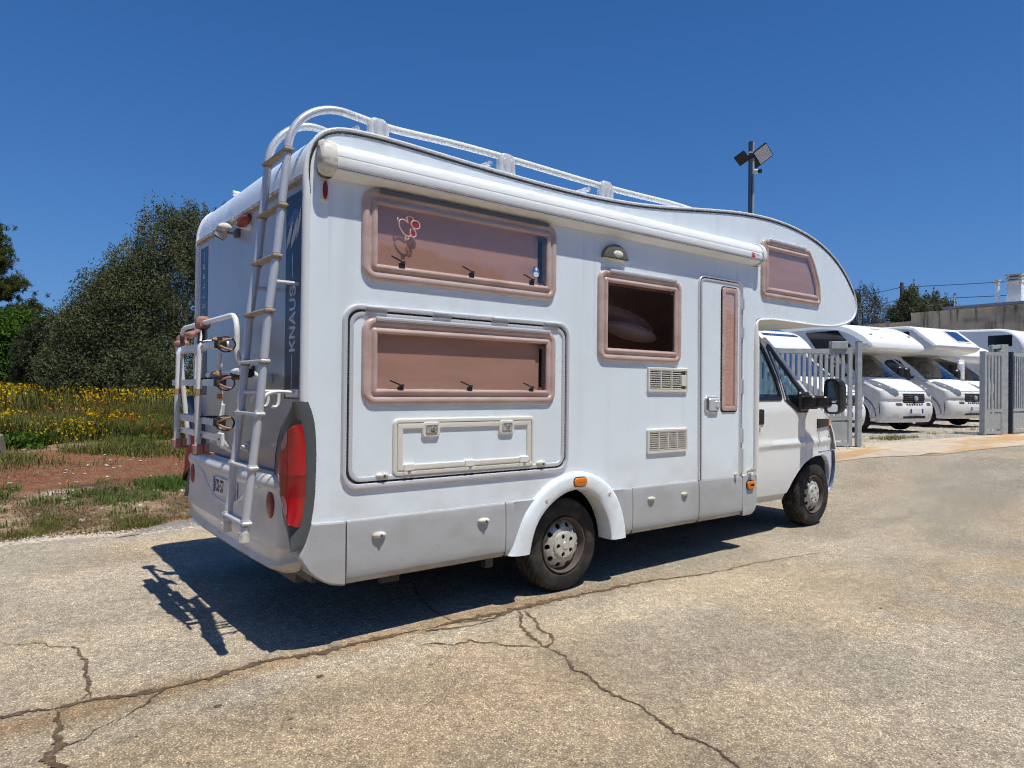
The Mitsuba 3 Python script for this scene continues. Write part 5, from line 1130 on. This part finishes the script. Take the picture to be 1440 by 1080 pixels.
def body_far(P):
    o = P_(np.vstack([[(7.0, .5), (2.25, .5), (2.25, 2.1)], bend([(2.2, 2.12), (1.2, 2.12), (.62, 2.3), (.5, 2.5), (.62, 3.0), (1.0, 3.38), (1.8, 3.5), (6.2, 3.46), (7.0, 3.2)], 50)]))
    P('body', pillow(o, -1.14, 1.14, .10), 'far_white', 40, 'shaded grey white side with a wide black window')
    P('bunk_window', [sidepatch([(.95, 2.78), (1.78, 2.78), (1.78, 3.22), (.95, 3.22)], -1.155)], 'black_glass')
van('farthest white camper with a wide black window on its shaded side, at the right edge', 31.1, 4.4, .55, body_far, rot=-.1)

# ------------------------------------------------------------------ boundary wall, roof edge, chimney, flue, poles, wires
def f_wall(p, n, uv):
    a = fbm(p.y * .7, p.z * 2.2, 3.0, 4); b = fbm(p.y * 3, p.z * 3, 1.0, 4); drip = fbm(p.y * 5, p.z * .5, 8.0, 3)
    c = mix((.60, .475, .32), (.40, .32, .215), ss(.4, .7, a)); c = mix(c, (.085, .07, .055), ss(.55, .8, drip) * ss(3.0, 5.4, p.z) * .8)
    return c * (.75 + .5 * b)
mat('stained_render', mikit.proc(f_wall), .95, bump=lambda p, n, uv: .03 * fbm(p.y * 9, p.z * 9, 2.0, 3), eps=.01)
bw = thing('boundary_wall', 'tall brown stained wall behind the parked campers', 'wall')
part(bw, 'render', [box(36, 36.4, -14, 11.5, 0, 5.47)], 'stained_render')
part(bw, 'coping', [box(35.96, 36.44, -14, 11.5, 5.472, 5.56)], 'stained_render', label='dark weathered coping')
bw2 = thing('boundary_wall', 'lower brown wall stepping down to the left of the tall wall', 'wall')
part(bw2, 'render', [box(36.05, 36.35, 11.505, 30, 0, 5.05)], 'stained_render'); part(bw2, 'coping', [box(36.0, 36.4, 11.505, 30, 5.052, 5.14)], 'stained_render')
hs = thing('house_roof', 'pale grey flat roof edge behind the tall wall', 'house')
part(hs, 'parapet', [box(40, 48, -12, 11.4, 0, 6.06, .02)], 'far_cream'); part(hs, 'roof_slab', [box(39.9, 48.1, -12.1, 11.5, 6.062, 6.18)], 'aged_plastic')
ck = thing('chimney', 'square white chimney with slotted top at the right edge', 'chimney')
zc0 = 6.15; DY = 1.15; DZ = -.98
part(ck, 'stack', [box(41.0, 41.9, 7.08 + DY, 7.72 + DY, zc0, 8.15 + DZ)], 'far_white'); part(ck, 'slab', [box(40.95, 41.95, 7.04 + DY, 7.76 + DY, 8.28 + DZ, 8.36 + DZ)], 'far_white'); part(ck, 'slab', [box(40.95, 41.95, 7.04 + DY, 7.76 + DY, 8.46 + DZ, 8.54 + DZ)], 'aged_plastic')
part(ck, 'cap', [box(40.9, 42.0, 7.0 + DY, 7.8 + DY, 8.63 + DZ, 8.70 + DZ)], 'aged_plastic'); each(ck, 'pillar', [box(x, x + .15, y + DY, y + .12 + DY, 8.15 + DZ, 8.63 + DZ) for x in (41.0, 41.75) for y in (7.08, 7.6)], 'far_cream')
fk = thing('flue_pipe', 'thin white flue pipe with a cowl left of the chimney', 'pipe')
part(fk, 'pipe', cyl([41.2, 9.34, 6.1], [41.2, 9.34, 7.30], .095, 16), 'far_white'); part(fk, 'cowl', [cyl([41.2, 9.34, 7.30], [41.2, 9.34, 7.40], .125, 16), cyl([41.2, 9.34, 7.47], [41.2, 9.34, 7.53], .15, 16), cyl([41.2, 9.34, 7.35], [41.2, 9.34, 7.5], .04, 8)], 'far_cream')
ak = thing('antenna_pole', 'thin grey mast on the pale roof edge', 'pole'); part(ak, 'mast', cyl([41, 11.3, 5.8], [41, 11.3, 6.9], .035, 8), 'galvanised')
uk = thing('utility_pole', 'dark wooden utility pole behind the bushes', 'pole'); part(uk, 'shaft', cyl([52, 18.6, .6], [52, 18.6, 9.6], .17, 10, .13), 'interior_brown'); part(uk, 'insulator', [cyl([51.9, 18.6, 9.25], [51.7, 18.6, 9.25], .06, 8)], 'dark_grey')
for z0, z1, lb in ((9.27, 9.0, 'upper overhead wire from the utility pole to the right'), (8.35, 8.1, 'lower overhead wire from the utility pole to the right')):
    wk = thing('overhead_wire', lb, 'wire')
    t = np.linspace(0, 1, 24); part(wk, 'cable', [tube(np.c_[52 + 2 * t, 18.6 - 28 * t, z0 + (z1 - z0) * t - .35 * 4 * t * (1 - t)], .022, 5), tube(np.c_[52 + 6 * t, 18.6 + 26 * t, z0 - 1.0 * t - .3 * 4 * t * (1 - t)], .022, 5)], 'black_plastic')
lp = thing('lamp_post', 'dark lamp post with two floodlights and a small camera above the motorhome roof', 'lamp post')
lx0, ly0, lz0 = 12.0, 5.1, gz(12, 5.1)
def LP_(ms): return place(ms, (lx0, ly0, 0), math.radians(-38))
part(lp, 'shaft', LP_([box(-.045, .022, -.05, .05, lz0, 6.97, .004)]), 'navy')
part(lp, 'cable_channel', LP_([box(.0225, .062, -.04, .04, lz0, 6.95)]), 'galvanised')
part(lp, 'band', LP_([box(-.07, .085, -.066, .066, 6.70, 6.73)]), 'bright_metal')
for nn, th_, pos, w_, h_, lb in (((-.5, -.80, -.40), .72, (12.15, 4.96, 6.66), .46, .34, 'right floodlight showing its pale glass'), ((-.6, -.60, -.75), .70, (11.84, 5.22, 6.60), .26, .25, 'left floodlight seen from behind')):
    fx = sub(lp, 'floodlight', lb)
    a3 = np.array(nn) / np.linalg.norm(nn); hh_ = np.cross([0, 0, 1], a3); hh_ /= np.linalg.norm(hh_); vv_ = np.cross(a3, hh_)
    a1, a2 = math.cos(th_) * hh_ + math.sin(th_) * vv_, -math.sin(th_) * hh_ + math.cos(th_) * vv_
    def FL(m):
        v = m.vertices; return trimesh.Trimesh(np.array(pos) + v[:, :1] * a1 + v[:, 1:2] * a2 + v[:, 2:3] * a3, m.faces, process=False)
    sg_ = 1 if 'right' in lb else -1
    part(fx, 'body', FL(box(-w_ / 2, w_ / 2, -h_ / 2, h_ / 2, -.03, .03, .01)), 'lamp_black')
    part(fx, 'glass', FL(box(-w_ * .22, w_ * .46, -h_ * .43, h_ * .43, .0305, .036)) if sg_ > 0 else FL(box(-w_ * .4, w_ * .4, -h_ * .4, h_ * .4, -.036, -.0305)), 'lamp_glass')
    part(fx, 'bracket', cyl([lx0 + .03 * sg_, ly0 - .02 * sg_, pos[2] - .03], [pos[0] - .05 * sg_, pos[1] + .03 * sg_, pos[2]], .025, 8), 'lamp_black')
part(lp, 'camera', LP_([cyl([.06, -.05, 6.30], [.13, -.13, 6.28], .045, 14), cyl([.03, 0, 6.31], [.08, -.05, 6.30], .025, 8)]), 'far_white', 40); part(lp, 'camera_lens', LP_([cyl([.13, -.13, 6.28], [.16, -.165, 6.27], .05, 14)]), 'lamp_black')

# ------------------------------------------------------------------ vegetation
def leafmat(key, a, b, trans=.3, rough=.55):
    def f(p, n, uv):
        t = noise(p.x * 31, p.y * 31, p.z * 31); u = fbm(p.x * .9, p.y * .9, p.z * .9, 2)
        return mix(a, b, ss(.2, .8, t * .55 + u * .45))
    scene[key] = {'type': 'principledthin', 'base_color': mikit.proc(f), 'roughness': rough, 'diff_trans': trans * 2, 'spec_trans': 0.0}
leafmat('olive_leaf', (.10, .115, .048), (.215, .23, .12))
leafmat('dark_leaf', (.045, .05, .028), (.10, .11, .065))
leafmat('green_leaf', (.06, .12, .018), (.12, .21, .04))
leafmat('pine_needle', (.07, .085, .02), (.155, .16, .05))
leafmat('dry_leaf', (.11, .10, .06), (.20, .175, .11))
leafmat('grass_blade', (.125, .145, .033), (.26, .25, .085))
leafmat('lush_blade', (.085, .145, .03), (.17, .24, .07))
leafmat('straw_blade', (.20, .14, .085), (.36, .27, .16))
leafmat('weed_stalk', (.13, .065, .032), (.28, .17, .085))
leafmat('yellow_petal', (.60, .36, .008), (.80, .52, .02), .2)
leafmat('red_petal', (.40, .06, .02), (.55, .13, .03), .2)
mat('bark', (.10, .075, .05), .9); mat('grey_twig', (.17, .145, .115), .9)

def leaves(cent, size, rng, aspect=.32, droop=0.0):
    n = len(cent); d = rng.normal(size=(n, 3)); d[:, 2] += droop; d /= np.linalg.norm(d, axis=1, keepdims=True)
    e = np.cross(d, rng.normal(size=(n, 3))); e /= np.linalg.norm(e, axis=1, keepdims=True)
    L = (size * rng.uniform(.6, 1.4, n))[:, None]
    a, b = cent - d * L * .5, cent + d * L * .5; s = e * L * aspect * .5; m_ = cent - d * L * .05
    v = np.stack([a, m_ + s, b, m_ - s], 1).reshape(-1, 3); i = np.arange(n)[:, None] * 4
    return trimesh.Trimesh(v, np.concatenate([i + [0, 1, 2], i + [0, 2, 3]]), process=False)
def tree(name, label, cat_, base, blobs, n, size, bsdf, seed, aspect=.32, group=None, shoots=0, trunk_r=.14, droop=.15, bark='bark', twig='grey_twig', clump=.11):
    """crown of leaf clumps spread through the ellipsoids blobs = (dx, dy, z, rx, ry, rz)"""
    rng = np.random.default_rng(seed); k = thing(name, label, cat_, group); b = np.array(base, float); bz = gz(b[0], b[1])
    B = np.array([(b[0] + q[0], b[1] + q[1], bz + q[2], *q[3:]) for q in blobs]); vol = B[:, 3] * B[:, 4] * B[:, 5]; vol = vol ** .75; vol /= vol.sum()
    nc = max(30, n // 34); wh = rng.choice(len(B), nc, p=vol); u = rng.normal(size=(nc, 3)); u /= np.linalg.norm(u, axis=1, keepdims=True)
    rad = rng.uniform(.25, 1, nc) ** .45 * (.82 + .36 * meshkit.noise(u * 3.1 + wh[:, None] * 5.0, seed)); cc = B[wh, :3] + u * rad[:, None] * B[wh, 3:]
    per = rng.poisson(n / nc, nc); ids = np.repeat(np.arange(nc), per); sc = clump * (B[wh, 3:].mean(1) ** .35)
    sp = rng.normal(size=(len(ids), 3)) * (sc[ids])[:, None] * np.array([1, 1, 1.15])
    L = cc[ids] + sp
    if shoots:
        top = cc[np.argsort(-(cc[:, 2] + .35 * rad + rng.normal(0, .25, nc)))[:shoots]]
        ext = []
        for c in top:
            h = rng.uniform(.25, .8); t = rng.uniform(0, 1, 26) ** .8; q = c + np.c_[rng.normal(0, .03, 26), rng.normal(0, .03, 26), t * h]; ext.append(q + rng.normal(0, .022, q.shape))
        L = np.vstack([L] + ext)
    L = L[L[:, 2] > g(L[:, 0], L[:, 1]) + .03]
    part(k, 'crown', leaves(L, size, rng, aspect, droop), bsdf)
    ms = [tube(bend([b[:2].tolist() + [bz - .1], [b[0] + .05, b[1] + .02, bz + .6], B[:, :3].mean(0).tolist()], 8), np.linspace(trunk_r, trunk_r * .5, 8), 8)]
    part(k, 'trunk', ms, bark, True)
    tw = []
    for i in rng.choice(nc, min(nc, 90), replace=False):
        j = wh[i]; s0 = np.array([b[0], b[1], bz + .4]) * .35 + B[j, :3] * .65; s0 = s0 + rng.normal(0, .15, 3)
        md = (s0 + cc[i]) / 2 + rng.normal(0, .12, 3); tw.append(tube(bend([s0, md, cc[i] + (cc[i] - md) * .15], 6), np.linspace(.022, .006, 6), 4, caps=False))
    for j in range(len(B)): tw.append(tube(bend([(b[0], b[1], bz + .3), (np.array([b[0], b[1], bz + .3]) + B[j, :3]) / 2 + rng.normal(0, .1, 3), B[j, :3]], 6), np.linspace(trunk_r * .5, .03, 6), 5, caps=False))
    part(k, 'branches', tw, twig, True)
    return k
# left of the motorhome: pine, green bush, dense olive thicket
tree('olive_thicket', 'tall dense olive green tree directly left of the motorhome', 'tree', (3.3, 18.6), [(.4, 0, 5.15, .8, .9, .85), (-.5, 0, 5.05, .7, .8, .85), (-1.3, .3, 4.4, .5, .6, .65), (0, .2, 3.5, 1.5, 1.4, 1.6), (1.3, .2, 4.6, 1.1, 1.1, 1.4), (-1.1, .1, 3.0, 1.1, 1.1, 1.4), (.2, -.5, 1.3, 1.7, 1.0, 1.3), (-1.1, -.2, 1.2, 1.1, 1.0, 1.2)], 100000, .085, 'olive_leaf', 5, .36, shoots=130, clump=.125)
tree('olive_thicket', 'lower spreading olive green tree left of the tallest one', 'tree', (1.4, 19.4), [(0, 0, 2.4, 1.0, 1.0, 1.6), (-.5, .1, 1.8, .8, .9, 1.4), (.5, 0, 3.2, .8, .8, .95), (.2, -.3, 1.0, 1.2, .9, 1.0), (-.9, 0, 1.1, .6, .7, .9)], 70000, .082, 'olive_leaf', 6, .36, shoots=90, clump=.125)
tree('dark_bush', 'dark shaded bush between the green bush and the olive trees', 'bush', (.5, 21.5), [(0, 0, 1.3, 1.1, 1.0, 1.3), (.4, .2, 2.2, .8, .8, .7), (-.3, 0, 2.0, .6, .6, .6)], 24000, .11, 'dark_leaf', 7, .4, shoots=20)
tree('green_bush', 'bright green leafy bush under the pine at the left edge', 'bush', (-.5, 24.0), [(0, 0, 1.5, 1.6, 1.2, 1.2), (.6, .1, 2.1, .9, .9, .75), (-.9, .3, 2.3, 1.2, 1, .9), (.2, 0, 2.4, .9, .8, .6), (1.0, -.2, 1.2, .8, .8, .8)], 52000, .13, 'green_leaf', 8, .5, shoots=0)
def pine(base):
    rng = np.random.default_rng(21); k = thing('pine_tree', 'dark pine tree cut by the left edge of the photo', 'tree'); bx_, by = base; bz = gz(bx_, by)
    boughs = [(.95, 2.75, 1.05), (1.7, 3.0, 1.9), (2.35, 3.05, 2.2), (.9, 3.7, 1.0), (1.5, 4.1, 1.5), (.7, 4.8, 1.0), (1.0, 5.2, .85), (.45, 5.9, .7), (.5, 6.5, .5), (.15, 7.0, .4), (-.8, 3.2, 1.2), (-1.4, 4.0, 1.2), (-.7, 5.2, 1.0), (-.4, 6.2, .6), (.1, 7.4, .3)]
    boughs = [(a, b * .80, c) for a, b, c in boughs]
    L, tw = [], []
    for i, (dx, z, l) in enumerate(boughs):
        for s in range(3 if i < 3 else 4):
            a = rng.uniform(-.9, .9) + (0 if dx > 0 else math.pi); st = np.array([bx_, by, bz + z - .5 - .12 * abs(dx)]); en = np.array([bx_ + dx * math.cos(a * .6) * (1 if dx > 0 else 1), by + abs(dx) * math.sin(a), bz + z + rng.uniform(-.12, .12)])
            if dx < 0: en[0] = bx_ + dx
            md = (st + en) / 2 + [0, 0, -.12]; q = bend([st, md, en], 8); tw.append(tube(q, np.linspace(.05, .012, 8), 5, caps=False))
            for j in range(30):
                t = rng.uniform(.35, 1.05); c = st + (en - st) * t + rng.normal(0, .19, 3) * [1.1, 1.1, .55] + [0, 0, .06]
                L.append(c)
    C = np.array(L); n = 26; ids = np.repeat(np.arange(len(C)), n); rng2 = np.random.default_rng(5)
    pts = C[ids] + rng2.normal(0, .045, (len(ids), 3)) + [0, 0, .03]
    part(k, 'crown', leaves(pts, .17, rng2, .13, .35), 'pine_needle'); part(k, 'trunk', tube(bend([(bx_, by, bz - .1), (bx_ + .1, by, bz + 3), (bx_, by, bz + 6.0)], 12), np.linspace(.22, .04, 12), 10), 'bark', True); part(k, 'branches', tw, 'bark', True)
pine((-1.25, 25.5))
# right: dry shrubs above the wall
tree('dry_shrub', 'bare greyish shrub above the wall beside the over-cab nose', 'shrub', (43, 17.2), [(0, 0, 6.0, 1.3, 1.1, 1.5), (0, .9, 6.2, 1.2, .8, 1.2), (0, -.9, 5.5, 1.0, .8, 1.0)], 7000, .13, 'dry_leaf', 11, .3, shoots=60, trunk_r=.1, clump=.16)
tree('olive_shrub', 'green shrub around the utility pole above the wall', 'shrub', (43.5, 15.1), [(0, 0, 5.7, 1.0, .75, .9), (0, -.5, 6.4, .7, .5, .7)], 9000, .13, 'olive_leaf', 12, .36, shoots=24, trunk_r=.1)
tree('olive_shrub', 'rounded green shrub right of the utility pole', 'shrub', (43.5, 13.6), [(0, 0, 5.7, 1.0, .8, .9), (0, -.9, 5.6, .9, .7, .8)], 9000, .13, 'olive_leaf', 13, .36, shoots=20, trunk_r=.1)
# distant tree line outside the photo's view keeps the horizon closed
# ------------------------------------------------------------------ field plants
def blades(x, y, h, w, rng, lean=.35, z0=None):
    n = len(x); a = rng.uniform(0, 2 * np.pi, n); ln = rng.uniform(.2, 1, n) * lean * h; dx, dy = np.cos(a), np.sin(a); z = (g(x, y) if z0 is None else z0) - .01
    sx, sy = -dy * w / 2, dx * w / 2
    p0 = np.stack([x + sx, y + sy, z], 1); p1 = np.stack([x - sx, y - sy, z], 1)
    m0 = np.stack([x + dx * ln * .35 + sx * .8, y + dy * ln * .35 + sy * .8, z + h * .6], 1); m1 = np.stack([x + dx * ln * .35 - sx * .8, y + dy * ln * .35 - sy * .8, z + h * .6], 1)
    t = np.stack([x + dx * ln, y + dy * ln, z + h], 1)
    v = np.stack([p0, p1, m0, m1, t], 1).reshape(-1, 3); i = np.arange(n)[:, None] * 5
    return trimesh.Trimesh(v, np.concatenate([i + [0, 1, 2], i + [1, 3, 2], i + [2, 3, 4]]), process=False)
rng = np.random.default_rng(77)
def wedge(n, y0, y1, pad=1.2, power=1.0):
    """points over the field, a little wider than what the photo shows"""
    y = y0 + (y1 - y0) * rng.uniform(0, 1, n) ** power; lo = -1.75 - .01 * y - pad * .6; hi = .55 + .205 * (y - 4) + pad; return rng.uniform(0, 1, n) * (hi - lo) + lo, y
def keep(x, y, f): m = rng.uniform(0, 1, len(x)) < f; return x[m], y[m]
nz = lambda x, y, s, sd: meshkit.fbm(np.stack([x * s, y * s, 0 * x], -1), 3, sd)
x, y = wedge(60000, 4.32, 5.15); f = .35 * np.clip((nz(x, y, 2.6, 1) - .40) * 3.2, .05, 1) * np.clip((y - EDGEY(x) - .12) * 8, 0, 1) * np.clip((5.3 - y) * 3, 0, 1); x, y = keep(x, y, f)
stuff('verge_grass', 'strip of short green grass along the road edge', 'grass', blades(x, y, rng.uniform(.03, .075, len(x)), .006, rng, .7), 'grass_blade')
x, y = wedge(90000, 4.6, 9.5); f = np.clip((nz(x, y, 1.6, 2) - .30) * 2.6, .03, 1) * np.where(y > 7.2, .25, 1); x, y = keep(x, y, f)
stuff('straw', 'dry straw litter over the red soil', 'straw', blades(x, y, rng.uniform(.015, .05, len(x)), .007, rng, 3.0), 'straw_blade')
x, y = wedge(30000, 5.0, 7.4); f = np.clip((nz(x, y, 2.6, 3) - .57) * 4, 0, .5); x, y = keep(x, y, f)
x2 = rng.normal(.75, .22, 2600); y2 = rng.normal(6.75, .28, 2600); x, y = np.r_[x, x2], np.r_[y, y2]
stuff('green_weeds', 'low bright green weeds on the dry verge', 'weeds', blades(x, y, rng.uniform(.03, .11, len(x)), .010, rng, .9), 'lush_blade')
x, y = wedge(60000, 9.0, 13.5); f = np.clip((nz(x, y, 1.1, 4) - .46) * 3.5, .02, .7) * np.clip((y - 9) * .6, .1, 1); x, y = keep(x, y, f)
stuff('meadow_grass', 'patchy green and yellowish meadow grass', 'grass', blades(x, y, rng.uniform(.05, .20, len(x)), .012, rng, .8), 'grass_blade')
x, y = wedge(150000, 12.2, 21.5); f = np.clip((nz(x, y, .8, 5) - .22) * 3, .1, 1); x, y = keep(x, y, f)
hh = rng.uniform(.14, .52, len(x)) * (.6 + .9 * nz(x, y, .5, 9))
stuff('tall_grass', 'tall green grass in front of the trees', 'grass', blades(x, y, hh, .018, rng, .6), 'grass_blade')
x, y = wedge(13000, 14.2, 20.0); f = np.clip((nz(x, y, .8, 6) - .50) * 5, .02, 1); x, y = keep(x, y, f)
xq, yq = wedge(5200, 15.5, 20.5); f = np.clip((nz(xq, yq, .9, 19) - .50) * 7, 0, 1); xq, yq = keep(xq, yq, f)
stuff('tall_weeds', 'tall pale green weeds standing out of the meadow', 'weeds', blades(xq, yq, rng.uniform(.45, 1.05, len(xq)), .03, rng, .4), 'grass_blade')
stuff('dry_weeds', 'tall brown dry weeds in the field', 'weeds', blades(x, y, rng.uniform(.3, .75, len(x)), .018, rng, .35), 'weed_stalk')
def flowers(n, y0, y1, sd, thr, h0, h1, size, bands=None):
    x, y = wedge(n, y0, y1); f = np.clip((nz(x, y, .75, sd) - thr) * 8, 0, 1); x, y = keep(x, y, f); z = g(x, y) + rng.uniform(h0, h1, len(x))
    return leaves(np.c_[x, y, z], size, rng, .9, .3)
stuff('yellow_flowers', 'yellow wild flowers in drifts across the meadow', 'flowers', cat([flowers(20000, 12.2, 16.8, 31, .53, .10, .42, .048), flowers(22000, 16.6, 21.5, 32, .45, .25, .85, .055), flowers(4000, 11.5, 21, 33, .5, .1, .45, .04)]), 'yellow_petal')
stuff('red_flowers', 'scattered orange red flowers in the meadow', 'flowers', cat([flowers(3500, 12.0, 17.5, 41, .60, .15, .40, .05)]), 'red_petal')
# broad leaved plants in the meadow
x, y = wedge(16000, 11.5, 16.5); f = np.clip((nz(x, y, 1.0, 12) - .48) * 6, 0, 1); x, y = keep(x, y, f); z = g(x, y) + rng.uniform(.02, .26, len(x))
stuff('broad_leaves', 'broad leaved green plants among the flowers', 'plants', leaves(np.c_[x, y, z], .12, rng, .55, .6), 'green_leaf')
x = rng.uniform(13.5, 20, 2200); y = 3.0 + rng.uniform(0, .5, 2200) + .0 * x; m = nz(x, y, 1.2, 14) > .56
stuff('yard_weeds', 'small green weeds on the gravel by the gate', 'weeds', blades(x[m], y[m], rng.uniform(.03, .12, m.sum()), .012, rng, .9), 'grass_blade')
# dark hedge on the far side of the road, behind the photographer: it shows only as reflections
rngh = np.random.default_rng(9); n = 26000; hx = rngh.uniform(-22, 46, n); hz = rngh.uniform(0, 1, n) ** .8; hy = -15 - 1.6 * np.sqrt(1 - hz ** 2) * rngh.uniform(-1, 1, n)
hq = np.c_[hx, hy, g(hx, hy) + hz * (4.2 + 2.4 * (meshkit.noise(np.c_[hx * .35, hx * 0, hx * 0], 4) - .3))]; n2 = 16000; hx2 = -24 + rngh.normal(0, .8, n2); hy2 = rngh.uniform(-14, 16, n2); hz2 = rngh.uniform(0, 1, n2) ** .8
hq = np.vstack([hq, np.c_[hx2, hy2, g(hx2, hy2) + hz2 * (4.6 + 2.0 * (meshkit.noise(np.c_[hy2 * .35, hy2 * 0, hy2 * 0], 6) - .3))]])
stuff('roadside_hedge', 'dark hedge across the road, mirrored in the windows', 'hedge', leaves(hq, .75, rngh, .6, .1), 'dark_leaf')
# old stump at the left edge of the photo
tk = thing('tree_stump', 'grey weathered stump in the grass at the left edge', 'stump')
a = np.linspace(0, 2 * np.pi, 22, endpoint=False); rs = []
sx, sy = -1.17, 10.9; sz0 = gz(sx, sy)
for i, (h, r) in enumerate(((-.05, .22), (.05, .17), (.2, .15), (.30, .14), (.34, .13))):
    rr2 = r * (1 + .16 * np.sin(a * 5 + i * .3) + .08 * np.sin(a * 9)); rs.append(np.c_[sx + rr2 * np.cos(a), sy + rr2 * np.sin(a), np.full(22, sz0 + h) + .03 * np.sin(a * 2)])
part(tk, 'trunk', loft(rs, True, False, True), 'grey_twig', 40)
